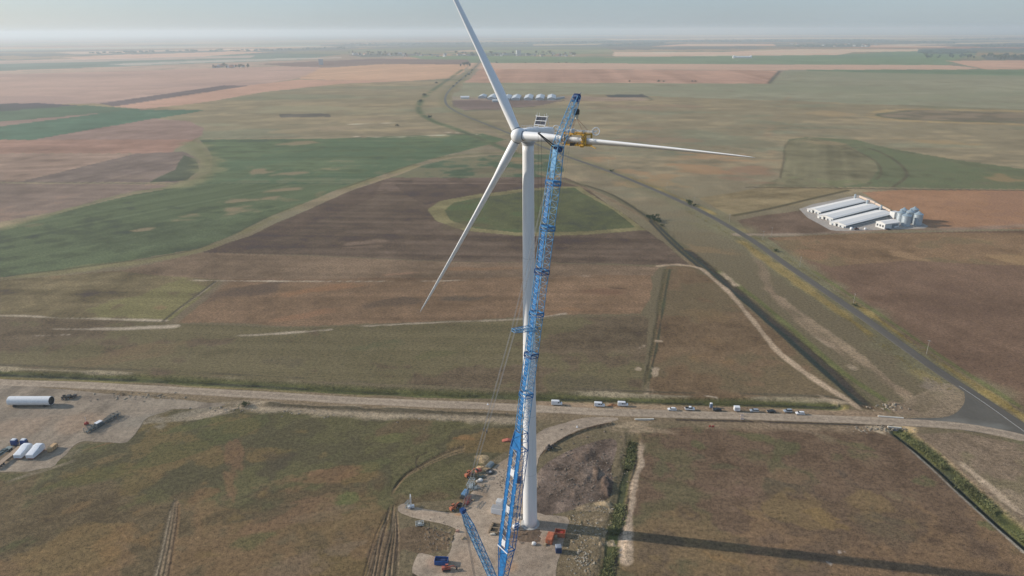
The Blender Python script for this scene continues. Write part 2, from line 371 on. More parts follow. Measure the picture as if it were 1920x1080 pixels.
for _p, _c in (([(1130, 73.5), (1500, 70.5), (1930, 70.5), (1930, 72.3), (1500, 73), (1150, 75.5)], (204, 186, 174)), ([(900, 67), (1400, 65.5), (1930, 66), (1930, 68), (1300, 68.5)], (200, 190, 182)), ([(1000, 83), (1130, 81.8), (1120, 84), (1000, 85.5)], (198, 180, 166)), ([(1640, 84), (1930, 77.5), (1930, 79.5), (1700, 85.5)], (198, 184, 172)), ([(650, 93), (900, 88), (1130, 87), (1120, 90), (850, 93), (660, 96)], (128, 142, 124)), ([(100, 98), (420, 91.5), (560, 91), (380, 97), (140, 102)], (190, 170, 160)), ([(-100, 94), (260, 87), (600, 84), (600, 87), (260, 91), (-100, 98)], (150, 164, 164)), ([(460, 88), (640, 86), (760, 86.5), (640, 89)], (190, 178, 170)), ([(830, 97), (880, 93.5), (925, 93.5), (900, 97)], (196, 166, 148)), ([(900, 94), (1140, 90), (1150, 96), (1060, 104), (905, 103)], (126, 142, 122)), ([(-100, 116), (200, 109), (480, 104), (470, 108), (200, 115), (-100, 123)], (186, 164, 156)), ([(200, 120), (420, 112), (640, 107), (640, 109), (420, 116), (240, 123)], (176, 168, 160))): field(_p, _c, warp=.6, s=.6)
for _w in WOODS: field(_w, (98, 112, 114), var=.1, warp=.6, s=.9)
# --- the green crops of the middle ground
GRN = ((122, 122, 84), NS, 0.34, 0.55)
field([(-250, 490), (-60, 450), (130, 394), (245, 364), (345, 348), (400, 322), (398, 292), (375, 262), (640, 259), (905, 250), (950, 262), (840, 290), (740, 320), (650, 350), (520, 402), (380, 466), (150, 504), (-250, 550)], (76, 89, 64), var=0.08, rows=((0, 480), (640, 352), 7, .14), mot=(((86, 102, 70), N1, 0.1, 0.6), ((112, 108, 78), NS, .42, .6),))
field([(375, 262), (640, 259), (905, 250), (950, 262), (840, 290), (740, 320), (650, 347), (368, 343), (402, 322), (398, 292)], (86, 103, 72), var=0.09, rows=((400, 300), (800, 300), 8, .14), mot=(((130, 122, 90), NS, 0.22, 0.75), ((74, 98, 72), N2, 0.1, 0.6),))
for x, y, rx, ry in ((430, 395, 60, 9), (350, 412, 55, 7), (270, 428, 45, 6), (440, 378, 40, 5), (505, 372, 30, 4), (540, 356, 40, 3), (540, 326, 50, 6), (480, 322, 40, 7), (570, 268, 50, 4)):
    patch(x, y, rx, ry, (136, 120, 92), 0.75)
line([(368, 343), (520, 344), (690, 345)], 3, (66, 84, 62))
field([(732, 333), (800, 309), (850, 297), (980, 288), (1045, 290), (1060, 322), (1040, 332), (960, 333)], (76, 94, 70), mot=(((120, 112, 84), NS, 0.28, 0.7),))
patch(930, 318, 60, 8, (118, 104, 80), .6)
field([(380, 474), (470, 440), (560, 402), (650, 362), (732, 333), (960, 333), (1060, 333), (1100, 350), (1150, 385), (1215, 430), (1268, 472), (1296, 498), (1000, 491), (820, 491), (560, 480)], (94, 80, 67), var=0.08, rows=((560, 470), (1200, 482), 6, 0.22), mot=(((112, 95, 84), NS, 0.26, 0.6),))
field([(380, 474), (470, 440), (560, 402), (650, 362), (720, 338), (700, 372), (560, 430), (450, 474)], (84, 70, 60), s=.6)
line([(716, 343), (860, 344), (1000, 344), (1060, 338)], 2.5, (122, 104, 86)); field([(740, 346), (1060, 346), (960, 356), (860, 372), (795, 384), (770, 372)], (84, 71, 61), s=.8)
field([(800, 392), (822, 378), (900, 364), (980, 354), (1088, 349), (1150, 385), (1216, 431), (1100, 439), (970, 443), (870, 432), (815, 413)], (120, 114, 76), round_=False)
field([(832, 394), (850, 380), (920, 368), (990, 358), (1080, 352), (1145, 387), (1196, 426), (1100, 433), (970, 437), (890, 428), (845, 412)], (86, 92, 60), mot=(((78, 96, 60), N2, 0.0, 0.7), ((104, 100, 64), NS, .3, .6),))
patch(860, 425, 60, 8, (92, 84, 62), .6); patch(700, 453, 60, 4, (134, 114, 96), .5); patch(690, 462, 40, 3, (128, 108, 90), .4)
# bright verge along the green fields
for wd, c, s in ((10, (112, 108, 72), .8), (2.6, (70, 74, 52), .8)):
    line([(-200, 560), (0, 524), (150, 505), (380, 468), (520, 404), (650, 354), (740, 323), (840, 294), (975, 286), (1040, 286)], wd, c, st=s, off=0 if wd > 5 else 5, gap=.3, jit=.8)
line([(-200, 480), (0, 430), (130, 392), (245, 362), (345, 347), (385, 328), (392, 305), (376, 285), (360, 268), (375, 258)], 9, (108, 110, 76), gap=.25, jit=.8, st=.8); line([(345, 347), (385, 328), (392, 305), (376, 285), (360, 268)], 30, (114, 114, 80), st=.75, jit=.8)
line([(0, 341), (180, 343), (330, 345)], 3, (90, 84, 72)); line([(375, 261), (640, 258), (900, 250)], 5, (150, 132, 104), gap=.3)
# --- between the ploughland and the gravel road
field([(-250, 560), (0, 528), (230, 507), (380, 474), (560, 481), (820, 492), (1000, 492), (1240, 500), (1225, 518), (900, 523), (500, 528), (405, 527), (330, 519), (230, 509)], (112, 94, 74), rows=((400, 500), (1000, 505), 6, 0.14))
field([(-250, 560), (0, 526), (230, 509), (330, 519), (408, 526), (312, 602), (-250, 588)], (108, 97, 68), var=.1, rows=((0, 555), (330, 560), 5, 0.16), mot=(((112, 112, 64), N2, 0.1, 0.6), ((126, 100, 72), NS, .2, .6),))
field([(412, 527), (900, 523), (1225, 516), (1212, 565), (1195, 590), (1000, 594), (700, 607), (500, 614), (320, 606)], (120, 95, 71), var=.09, warp=2.0, s=.85, rows=((400, 560), (1100, 560), 5, 0.16), mot=(((96, 82, 66), NS, 0.2, 0.7),))
for x, y, rx, ry, c in ((470, 545, 80, 14, (84, 72, 62)), (700, 572, 90, 13, (84, 72, 60)), (860, 558, 70, 8, (88, 78, 66)), (620, 540, 100, 8, (136, 100, 68)), (560, 590, 120, 10, (134, 100, 72)), (1100, 545, 90, 10, (112, 84, 64)), (1160, 541, 22, 3, (70, 56, 48)), (900, 505, 90, 5, (128, 98, 70)), (1080, 580, 60, 7, (130, 100, 70)), (730, 515, 80, 3, (138, 108, 84))):
    patch(x, y, rx, ry, c, 0.7)
field([(-250, 600), (0, 595), (300, 606), (500, 616), (830, 606), (1200, 592), (1215, 600), (1200, 745), (800, 722), (500, 716), (-250, 690)], (102, 89, 69), var=.08, rows=((0, 660), (1200, 680), 4, .1), mot=(((98, 96, 62), N2, 0.12, 0.55), ((120, 96, 70), NS, 0.1, 0.5), ((86, 80, 64), N1, .15, .5),))
field([(1250, 500), (1302, 499), (1440, 612), (1590, 752), (1215, 748), (1222, 640)], (110, 91, 67), var=.09, mot=(((128, 104, 68), NS, 0.02, 0.7), ((90, 86, 62), N2, .2, .5),))
for x, y, rx, ry, c in ((700, 645, 60, 10, (84, 88, 60)), (820, 665, 50, 8, (92, 92, 60)), (250, 660, 110, 12, (116, 96, 70)), (120, 640, 80, 8, (92, 88, 64)), (410, 662, 30, 6, (86, 80, 56)), (560, 690, 60, 6, (100, 96, 66)), (1340, 650, 60, 22, (124, 98, 64)), (1330, 590, 50, 16, (116, 96, 66))):
    patch(x, y, rx, ry, c, 0.55)
# pale salty streaks
for p, wd in (([(-100, 592), (30, 592), (120, 596), (310, 601)], 2.6), ([(62, 616.5), (150, 617), (240, 616), (330, 611)], 4.5), ([(25, 629), (90, 629), (130, 627)], 2.4), ([(405, 631), (500, 627), (570, 622), (620, 618)], 2.8), ([(640, 614), (830, 604), (980, 598), (1060, 588)], 2.2), ([(330, 525), (500, 527), (800, 527), (1000, 521), (1230, 513)], 2.6), ([(310, 602), (345, 572), (408, 527)], 1.2)):
    line(p, wd * .85, (156, 144, 125), gap=.48, jit=1.0)
line([(306, 602), (340, 575), (404, 528)], 1.6, (66, 60, 48)); line([(330, 604), (360, 575), (425, 528)], 5, (112, 98, 78), st=.6)
# ditch lines running away from the gravel road
line([(1205, 745), (1215, 690), (1225, 640), (1238, 560), (1248, 505)], 2.4, (84, 78, 56), depth=.1, gap=.45, jit=.9); line([(1213, 735), (1222, 690), (1233, 640), (1246, 560), (1256, 505)], 1.6, (66, 70, 46), gap=.45, jit=.9)
for x, y, rx, ry in ((1225, 700, 8, 10), (1228, 690, 9, 8), (1232, 640, 14, 3), (1236, 628, 13, 3), (1238, 612, 12, 3), (1218, 730, 10, 12), (1208, 650, 8, 4), (1198, 690, 8, 5)):
    patch(x, y, rx, ry, (168, 150, 126), .7)
# pale farm track beside the canal, and the canal itself
line([(1010, 326), (1090, 350), (1160, 382), (1215, 412), (1265, 458), (1300, 497)], 6, (128, 110, 84), st=.8)
line([(1040, 335), (1110, 352), (1170, 380), (1225, 415), (1270, 460), (1320, 502), (1400, 562), (1480, 632), (1560, 702), (1628, 758)], 9, (88, 88, 62), st=.6, jit=.7)
line([(1090, 345), (1150, 366), (1225, 415), (1270, 460), (1320, 502), (1400, 562), (1480, 632), (1560, 702), (1626, 756)], 3.6, (76, 74, 54), depth=.1, jit=.6, gap=.15)
line([(1290, 469), (1331, 502), (1372, 537), (1416, 576), (1455, 609), (1499, 644), (1537, 677), (1576, 713), (1603, 741), (1626, 761)], 6.5, (66, 62, 48), depth=.15, jit=.2)
line([(1243, 427), (1290, 469), (1331, 502), (1416, 576), (1499, 644), (1576, 713), (1626, 761)], 1.8, (44, 44, 36), off=-2.2, jit=.3); line([(1225, 415), (1270, 460), (1320, 502), (1400, 562), (1480, 632), (1560, 702), (1620, 752)], 2.4, (48, 46, 40), off=-2.6, jit=.4)
line([(1320, 502), (1400, 562), (1480, 632), (1560, 702), (1640, 756)], 4, (96, 100, 58), off=6, gap=.3); line([(1380, 530), (1470, 600), (1560, 672), (1640, 740)], 5, (132, 116, 92), off=13, gap=.5, jit=.9)
for _p in ([(1340, 500), (1380, 535)], [(1500, 615), (1560, 650)], [(1560, 665), (1600, 690)]): line(_p, 4, (150, 134, 110), gap=.5, jit=.9)
line([(1236, 499), (1268, 496), (1312, 503), (1340, 525), (1367, 548), (1396, 582), (1422, 614), (1455, 655), (1499, 691), (1543, 721), (1587, 749), (1609, 765)], 3.4, (158, 139, 114), jit=.5)
line([(1405, 455), (1428, 500), (1445, 545), (1500, 600), (1590, 668), (1690, 735)], 6, (130, 112, 90), st=.6, jit=.8, gap=.3)
# --- right of the asphalt road
field([(1440, 446), (1600, 438), (1930, 432), (2300, 440), (2300, 1000), (1925, 800), (1850, 745), (1730, 665), (1600, 570), (1500, 490)], (110, 88, 70), var=.06, rows=((1500, 470), (1920, 640), 8, .06), mot=(((122, 98, 72), NS, 0.2, .5),))
field([(1450, 446), (1600, 438), (2300, 434), (2300, 500), (1920, 498), (1700, 488), (1560, 500), (1490, 480)], (126, 102, 74), mot=(((152, 124, 84), NS, -0.02, .7), ((98, 92, 66), N2, .12, .5),))
for x, y, rx, ry, c in ((1850, 480, 90, 8, (152, 124, 84)), (1690, 478, 40, 7, (150, 122, 88)), (1540, 480, 50, 10, (136, 104, 76)), (1780, 560, 160, 40, (100, 80, 66)), (1900, 490, 60, 6, (150, 124, 84))):
    patch(x, y, rx, ry, c, .6)
field([(1618, 361), (1700, 357), (2300, 354), (2300, 436), (1920, 430), (1735, 427), (1690, 402)], (154, 116, 84), var=.06, mot=(((136, 104, 82), NS, .15, .6),))
field([(1385, 413), (1440, 402), (1522, 393), (1568, 424), (1572, 438), (1450, 441), (1405, 440)], (108, 90, 74)); field([(1310, 372), (1440, 350), (1600, 354), (1500, 383), (1375, 405)], (132, 118, 84), rows=((1330, 380), (1590, 356), 8, .12))
field([(1478, 262), (1510, 258), (1600, 262), (1680, 280), (1800, 300), (1930, 318), (2300, 340), (2300, 358), (1640, 352), (1440, 350), (1462, 330)], (104, 110, 80), mot=(((116, 106, 82), NS, .2, .5), ((94, 106, 74), N2, .0, .6),))
field([(1478, 264), (1520, 258), (1590, 270), (1640, 300), (1652, 320), (1630, 345), (1560, 352), (1420, 350), (1462, 332), (1470, 300)], (116, 112, 84), round_=False, rows=((1480, 264), (1462, 332), 8, .1), mot=(((106, 114, 74), N1, .1, .6),))
line([(1500, 258), (1580, 275), (1630, 295), (1651, 315), (1645, 335), (1612, 352)], 3, (94, 88, 68), gap=.2); line([(1462, 336), (1470, 300), (1474, 270), (1500, 257)], 2.5, (96, 90, 70), gap=.25)
line([(1575, 281), (1620, 276), (1660, 290), (1690, 310), (1700, 330), (1675, 350)], 4, (92, 88, 68)); line([(1400, 351), (1560, 352.5), (1700, 355), (1930, 357)], 4, (84, 78, 60))
line([(1376, 404), (1440, 392), (1520, 373), (1590, 357)], 5, (82, 78, 56)); line([(1480, 180), (1460, 205), (1455, 230), (1440, 250), (1450, 290)], 12, (140, 120, 92), gap=.6, jit=.9, st=.5)
for x, y, rx, ry, c in ((1350, 300, 80, 14, (146, 122, 90)), (1340, 322, 60, 8, (146, 120, 88)), (1380, 335, 40, 6, (132, 108, 86)), (1250, 262, 70, 9, (134, 110, 88)), (1400, 268, 60, 8, (116, 114, 90)), (1290, 285, 60, 8, (108, 112, 90)), (1150, 320, 60, 9, (156, 124, 86)), (1560, 215, 60, 7, (152, 130, 92)), (1750, 268, 90, 6, (150, 128, 88)), (1880, 330, 60, 10, (148, 122, 84)), (1280, 198, 70, 5, (140, 116, 96)), (1180, 200, 70, 5, (140, 118, 98)), (640, 240, 90, 6, (150, 132, 106)), (560, 205, 80, 8, (138, 134, 104)), (700, 225, 60, 6, (140, 124, 100)), (960, 300, 60, 8, (138, 116, 84)), (1330, 290, 90, 10, (158, 122, 84)), (1300, 315, 70, 10, (154, 118, 80)), (1400, 318, 50, 8, (144, 110, 84)), (1200, 345, 60, 10, (150, 124, 84)), (1250, 330, 40, 8, (148, 118, 80)), (1420, 345, 40, 5, (134, 104, 84)), (1100, 300, 40, 8, (150, 120, 84)), (1180, 240, 60, 6, (140, 120, 92)), (1560, 270, 40, 5, (140, 124, 92)), (560, 245, 60, 5, (148, 132, 100)), (680, 208, 60, 5, (146, 134, 102)), (1300, 420, 60, 12, (112, 108, 76)), (1330, 470, 50, 10, (128, 108, 76)), (480, 225, 80, 5, (146, 134, 102))):
    patch(x, y, rx, ry, c, .6)
for p in ([(640, 233), (700, 232), (760, 229)], [(820, 247), (870, 250), (900, 253)], [(650, 255), (730, 257), (860, 252)], [(930, 232), (960, 230)]): line(p, 5, (186, 172, 150), gap=.4, jit=.8)
field([(1640, 214), (1700, 206), (1930, 212), (2100, 218), (2100, 245), (1930, 232), (1760, 228), (1660, 222)], (120, 112, 92), mot=(((136, 120, 98), NS, .05, .6),)); line([(2000, 242), (1900, 233), (1760, 229), (1660, 223), (1636, 214), (1700, 205), (1930, 209)], 26, (152, 132, 92), gap=.2); line([(1930, 229), (1760, 226), (1665, 220), (1648, 214), (1710, 208)], 9, (92, 98, 74))
for p in ([(1280, 186), (1600, 190), (1930, 192)], [(1290, 241), (1500, 240), (1930, 243)], [(850, 155), (1200, 157), (1440, 157)], [(1100, 204), (1300, 192)], [(380, 213), (600, 214), (760, 213)]): line(p, 5, (104, 104, 86), gap=.2, st=.8)
line([(1442, 156), (1462, 133)], 14, (92, 92, 78)); field([(1135, 178), (1205, 177), (1215, 182), (1150, 184)], (84, 76, 74)); field([(1050, 180), (1200, 183), (1222, 188), (1060, 190)], (150, 128, 112), s=.7)
line([(1205, 178), (1222, 188), (1180, 188)], 5, (92, 92, 76)); field([(525, 214), (615, 213), (618, 219), (530, 220)], (98, 94, 86))
# far road with its green verges, and the stream left of it
line([(640, 158), (840, 148)], 10, (120, 112, 92), st=.6); line([(868, 130), (845, 146), (800, 178), (785, 205), (810, 226), (850, 240), (905, 262), (975, 292)], 15, (92, 104, 74), gap=.15); line([(868, 130), (845, 146), (800, 178), (785, 205), (810, 226), (850, 240), (905, 262)], 4, (84, 92, 68), gap=.4)
field([(845, 188), (905, 184), (1060, 188), (1010, 198), (930, 206), (870, 207), (848, 200)], (122, 106, 100), mot=(((102, 90, 86), NS, .0, .6),)); line([(862, 208), (920, 204), (1000, 200)], 10, (98, 92, 78), gap=.4); field([(850, 181), (1050, 181), (1050, 189), (850, 188)], (150, 138, 124), s=.55)
# verges of the asphalt road
ROAD = [(905, 108), (893, 124), (868, 146), (842, 170), (835, 190), (855, 209), (930, 240), (985, 262), (1060, 292), (1160, 328), (1290, 384), (1395, 441), (1480, 500), (1600, 582), (1740, 682), (1850, 755), (1940, 815), (2080, 910), (2300, 1060)]
line(ROAD, 30, (108, 108, 78), st=.55, jit=.5); line([(1160, 328), (1290, 384), (1395, 441), (1480, 500), (1600, 582), (1740, 682), (1850, 755), (1940, 815)], 4.5, (138, 120, 62), off=6.2, gap=.5, jit=.8, st=.8); line([(1395, 441), (1480, 500), (1600, 582), (1740, 682), (1760, 700)], 7, (134, 116, 64), off=-8.5, gap=.52, jit=.9, st=.8)
line(ROAD[12:], 3, (98, 100, 60), off=11, gap=.4)
line([(1380, 440), (1470, 440), (1570, 436), (1600, 433)], 7, (136, 122, 104)); line([(1560, 436), (1680, 428), (1760, 430), (1920, 424)], 10, (134, 114, 96), st=.8)
# --- foreground, left
field([(-400, 880), (60, 885), (120, 855), (165, 832), (240, 830), (270, 800), (330, 770), (460, 768), (640, 778), (860, 790), (965, 790), (980, 830), (905, 870), (870, 935), (750, 945), (700, 1080), (650, 1300), (-400, 1300)], (98, 86, 62), var=.09, rows=((0, 960), (400, 820), 3.5, .12), mot=(((84, 86, 54), N2, 0.06, 0.7), ((116, 92, 62), N1 * .6 + NS * .6, 0.06, 0.65), ((74, 70, 54), N3 * .5 + N2 * .6, 0.16, 0.55), ((120, 100, 56), N3, .3, .4),))
for x, y, rx, ry, c in ((330, 850, 70, 18, (80, 84, 50)), (440, 800, 90, 14, (82, 86, 52)), (520, 870, 40, 22, (74, 68, 56)), (440, 860, 22, 30, (116, 88, 64)), (650, 850, 60, 20, (82, 84, 54)), (600, 890, 60, 20, (120, 90, 64)), (250, 1000, 60, 40, (122, 96, 58)), (150, 900, 90, 20, (86, 86, 48)), (60, 1020, 70, 30, (76, 82, 52)), (650, 935, 24, 14, (88, 100, 54)), (480, 1010, 40, 14, (84, 88, 54)), (560, 960, 80, 20, (118, 92, 68)), (560, 1060, 60, 20, (112, 96, 76)), (740, 820, 40, 8, (96, 98, 56)), (870, 822, 26, 6, (134, 100, 60)), (430, 900, 20, 34, (122, 94, 66)), (540, 900, 60, 12, (124, 96, 68)), (620, 960, 50, 16, (116, 98, 74)), (500, 960, 40, 14, (80, 76, 56)), (360, 800, 50, 10, (88, 92, 54)), (280, 930, 60, 14, (88, 88, 54)), (640, 1030, 40, 16, (112, 98, 78)), (120, 960, 60, 16, (114, 92, 60)), (380, 930, 40, 14, (118, 92, 62)), (200, 860, 40, 8, (112, 94, 62)), (700, 870, 30, 10, (88, 92, 56))):
    patch(x, y, rx, ry, c, .6)
# --- foreground, right
field([(1190, 808), (1300, 800), (1500, 802), (1680, 806), (1780, 880), (1920, 1000), (2300, 1200), (2300, 1400), (1140, 1400), (1160, 1080), (1175, 960), (1205, 860)], (104, 86, 68), var=.085, rows=((1200, 880), (1800, 960), 3.5, .09), mot=(((86, 88, 58), N2, 0.16, 0.6), ((122, 98, 68), NS * .6 + N1 * .6, 0.1, 0.55), ((82, 72, 62), N1 * .8 + N3 * .4, 0.16, 0.5), ((128, 108, 66), N3, .34, .4),))
for x, y, rx, ry, c in ((1470, 845, 40, 26, (82, 88, 56)), (1350, 870, 40, 20, (82, 84, 60)), (1310, 838, 20, 12, (88, 92, 58)), (1620, 836, 40, 12, (88, 92, 56)), (1600, 895, 40, 20, (82, 74, 64)), (1540, 970, 40, 16, (128, 106, 62)), (1330, 1040, 50, 24, (126, 100, 62)), (1740, 900, 30, 14, (90, 94, 60)), (1700, 1010, 90, 30, (96, 86, 66)), (1370, 920, 60, 20, (112, 90, 74)), (1850, 985, 16, 8, (86, 96, 56)), (1400, 960, 50, 12, (128, 106, 70)), (1260, 960, 30, 20, (124, 102, 70)), (1680, 930, 50, 14, (116, 104, 78)), (1480, 900, 40, 14, (118, 96, 72)), (1650, 970, 40, 12, (92, 84, 66)), (1420, 820, 40, 8, (90, 94, 58)), (1550, 820, 40, 8, (116, 104, 80)), (1240, 880, 26, 30, (84, 88, 60)), (1575, 1032, 9, 5, (170, 160, 150)), (1555, 1056, 7, 4, (150, 146, 138))):
    patch(x, y, rx, ry, c, .6)
field([(1700, 812), (1800, 808), (1925, 832), (2400, 1000), (2400, 1200), (1925, 990), (1850, 930), (1770, 860)], (124, 108, 88), var=.08, rows=((1730, 820), (1900, 910), 5, .14), mot=(((100, 98, 66), N2, .15, .5), ((146, 128, 108), NS, .2, .5),))
# --- gravel road: ditch and pale shoulders
GRAVEL = [(-420, 690), (-100, 712), (0, 717), (150, 722), (300, 730), (500, 741), (650, 750), (800, 757), (950, 763), (1100, 771), (1250, 776), (1400, 780), (1550, 785), (1680, 791)]
DITCHN = [(-420, 672), (-100, 692), (0, 697), (150, 703), (300, 709), (500, 719), (650, 728), (800, 734), (950, 739), (1100, 744), (1250, 750), (1400, 753), (1560, 758)]
line(GRAVEL, 22, (128, 112, 88), st=.75, jit=.5)
line(DITCHN, 8, (88, 92, 54), depth=.9, jit=.3, off=-1); line(DITCHN, 2.2, (64, 68, 42), off=-1.5, jit=.8, gap=.3); line(DITCHN, 2.4, (134, 124, 100), off=3.4, gap=.5, jit=.8); line(DITCHN, 1.8, (84, 78, 62), off=6.5, gap=.35, jit=.6); line(DITCHN, 2.6, (120, 112, 66), off=-5.5, gap=.35)
line([(1020, 757), (1250, 762), (1400, 766), (1560, 774), (1650, 778)], 7, (142, 122, 98), st=.9, jit=.3)
line([(400, 752), (560, 768), (700, 774), (850, 781), (975, 788)], 9, (142, 130, 108), gap=.25, jit=.8, depth=-.3); line([(460, 757), (600, 766), (720, 771), (860, 777), (985, 782)], 4, (84, 78, 62), gap=.3, jit=.8, depth=-.5)
line([(1300, 796), (1450, 797), (1600, 800), (1680, 804)], 9, (138, 120, 96), st=.7, gap=.2); line([(1270, 787), (1400, 790), (1560, 795), (1670, 798)], 2, (72, 64, 52), off=0, jit=.3, depth=.3)
for x, y, rx, ry, c in ((1200, 800, 50, 10, (150, 134, 108)), (1190, 812, 26, 10, (142, 124, 100)), (1640, 804, 30, 6, (176, 160, 132)), (1706, 806, 22, 6, (190, 164, 116)), (1340, 745, 24, 3, (180, 168, 148)), (1560, 750, 30, 4, (158, 142, 118)), (1690, 765, 40, 10, (132, 112, 92)), (1745, 720, 30, 10, (124, 112, 98)), (1770, 770, 40, 30, (122, 108, 88)), (1640, 765, 24, 4, (108, 88, 68)), (1790, 750, 22, 22, (124, 110, 90))):
    patch(x, y, rx, ry, c, .75)
field([(1680, 760), (1720, 735), (1760, 718), (1792, 722), (1808, 745), (1798, 770), (1775, 785), (1735, 789), (1690, 786)], (118, 104, 84), var=.12, s=.6, round_=True)
# ditch with reeds, right foreground; ditch with reeds between site and field
line([(1690, 812), (1740, 850), (1800, 905), (1860, 958), (1925, 1012), (2100, 1150)], 9, (84, 90, 50), depth=.8, jit=.2); line([(1682, 814), (1735, 856), (1795, 910), (1860, 970), (1925, 1028)], 2.0, (50, 52, 44), depth=.6); line([(1676, 815), (1730, 858), (1790, 914), (1850, 968), (1925, 1035)], 1.2, (150, 142, 126), gap=.4, off=-1)
line([(1740, 838), (1800, 890), (1870, 950), (1925, 995)], 3, (164, 146, 122), off=5, gap=.45, jit=.8)
DS = [(1188, 818), (1182, 860), (1172, 900), (1163, 950), (1152, 1000), (1140, 1060), (1120, 1180)]
line(DS, 7, (98, 90, 64), depth=.25, jit=.6, st=.7); line(DS, 3.4, (74, 80, 44), jit=.6, depth=.3, gap=.15); line(DS, 1.2, (64, 60, 50), off=2.2, gap=.35, jit=.7)
line([(1208, 815), (1200, 850), (1204, 870), (1190, 900), (1184, 950), (1178, 985), (1172, 1050)], 3.5, (164, 146, 124), jit=.9, gap=.25); patch(1182, 1045, 9, 14, (146, 130, 108), .7)
# --- building site: turned soil, heaps, ruts
field([(1008, 905), (1030, 865), (1100, 832), (1148, 822), (1158, 838), (1150, 880), (1156, 905), (1148, 935), (1110, 945), (1070, 960), (1012, 962)], (96, 84, 75), var=.22, mot=(((84, 72, 64), N3, .12, .6), ((128, 112, 98), N4, .2, .5),), rows=((1050, 930), (1120, 850), 5, .3), round_=True)
patch(1045, 872, 20, 12, (74, 63, 54), .8, raise_=.5); patch(1138, 912, 14, 22, (86, 74, 68), .85, raise_=2.2); patch(1105, 855, 26, 18, (90, 78, 70), .6, raise_=1.4); patch(1085, 890, 30, 20, (104, 92, 82), .6, raise_=1.0); patch(1120, 885, 14, 20, (80, 68, 60), .6, raise_=1.2); patch(1060, 900, 30, 14, (112, 98, 86), .5, raise_=.6); patch(1090, 925, 26, 12, (98, 86, 76), .5, raise_=.8)
patch(1135, 945, 18, 12, (172, 152, 118), .85, raise_=.8); patch(1100, 955, 24, 8, (138, 122, 98), .7, raise_=.3)
for k in range(46):
    x, y = random.uniform(1064, 1150), random.uniform(965, 1080); patch(x, y, random.uniform(2, 6), random.uniform(2, 6), random.choice(((164, 148, 122), (150, 136, 112), (84, 76, 58), (96, 92, 62), (70, 62, 50))), .75, raise_=random.uniform(.1, .5), rough=1.8)
field([(1062, 968), (1150, 960), (1138, 1030), (1120, 1100), (1040, 1100), (1055, 1040)], (116, 102, 78), s=.55)
field([(925, 905), (945, 880), (968, 862), (975, 930), (925, 945)], (84, 74, 62), var=.12); patch(937, 893, 8, 16, (70, 60, 48), .8, raise_=1.1)
patch(1010, 836, 18, 10, (132, 118, 96), .6); line([(1012, 852), (1040, 832), (1090, 808), (1146, 795)], 1.6, (74, 62, 48), depth=-.7, jit=.4)
patch(905, 862, 14, 8, (158, 138, 104), .8, raise_=.7); patch(862, 945, 10, 8, (146, 120, 82), .7, raise_=.5); patch(875, 910, 6, 20, (138, 120, 94), .6)
field([(790, 985), (850, 1000), (848, 1030), (800, 1042), (760, 1030), (740, 1060), (700, 1090), (690, 1040), (720, 1000)], (96, 80, 62), s=.8, var=.12)
for k in range(26):
    x, y = random.uniform(798, 850), random.uniform(985, 1035); patch(x, y, random.uniform(2, 6), random.uniform(1.5, 4), random.choice(((84, 72, 58), (132, 116, 92), (118, 102, 80))), .65, raise_=random.uniform(.1, .5), rough=1.8)
for k in range(17):
    dx = random.uniform(-22, 20); b2 = random.uniform(-12, 14)
    line([(735 + dx * .5, 960 + random.uniform(-12, 16)), (728 + dx + b2 * .2, 1000), (720 + dx * 1.2 + b2 * .6, 1040), (708 + dx * 1.5 + b2, 1110)], random.uniform(.22, .42), random.choice(((66, 58, 46), (74, 66, 52), (120, 104, 82))), depth=.12, jit=.3)
for k in range(9):
    o = random.uniform(-8, 8)
    line([(728, 950 + o), (735 + o * .5, 925), (760, 893 + o * .5), (800, 870 + o * .8), (838, 852 + o), (870, 842 + o)], random.uniform(.3, .7), random.choice(((72, 62, 46), (80, 70, 52), (116, 100, 74))), jit=.5, gap=.3, depth=.1)
line([(800, 848), (785, 856), (780, 870), (790, 880)], .7, (76, 68, 50), depth=.1)
for k in range(16):
    x = 790 + k * 3.4; line([(x, 1060), (x - 10, 1072), (x - 24, 1100)], .45, (66, 56, 44), jit=.3, depth=.12)
for o, c, wd in ((-11, (66, 64, 54), .8), (-8, (136, 124, 102), .9), (-5, (70, 64, 52), .9), (-2, (128, 112, 88), .9), (2, (64, 60, 48), .9), (5, (122, 104, 80), 1), (9, (72, 60, 44), .8), (12, (108, 88, 62), .8), (-13, (104, 92, 70), .8)):
    line([(330 + o * .5, 935 + abs(o)), (326 + o * .8, 965), (318 + o, 1010), (308 + o * 1.2, 1060), (296 + o * 1.5, 1110)], wd, c, jit=.35, depth=.06)
# yard edge and heaps
for x, y, rx, ry, c, h in ((226, 742, 16, 5, (96, 84, 68), .9), (280, 745, 34, 4, (104, 94, 78), .7), (330, 748, 30, 4, (98, 88, 72), .7), (150, 838, 26, 6, (92, 92, 66), .3), (200, 832, 30, 3, (124, 98, 68), .3), (300, 770, 50, 8, (132, 126, 112), 0), (420, 772, 60, 6, (150, 138, 118), .2)):
    patch(x, y, rx, ry, c, .8, raise_=h)

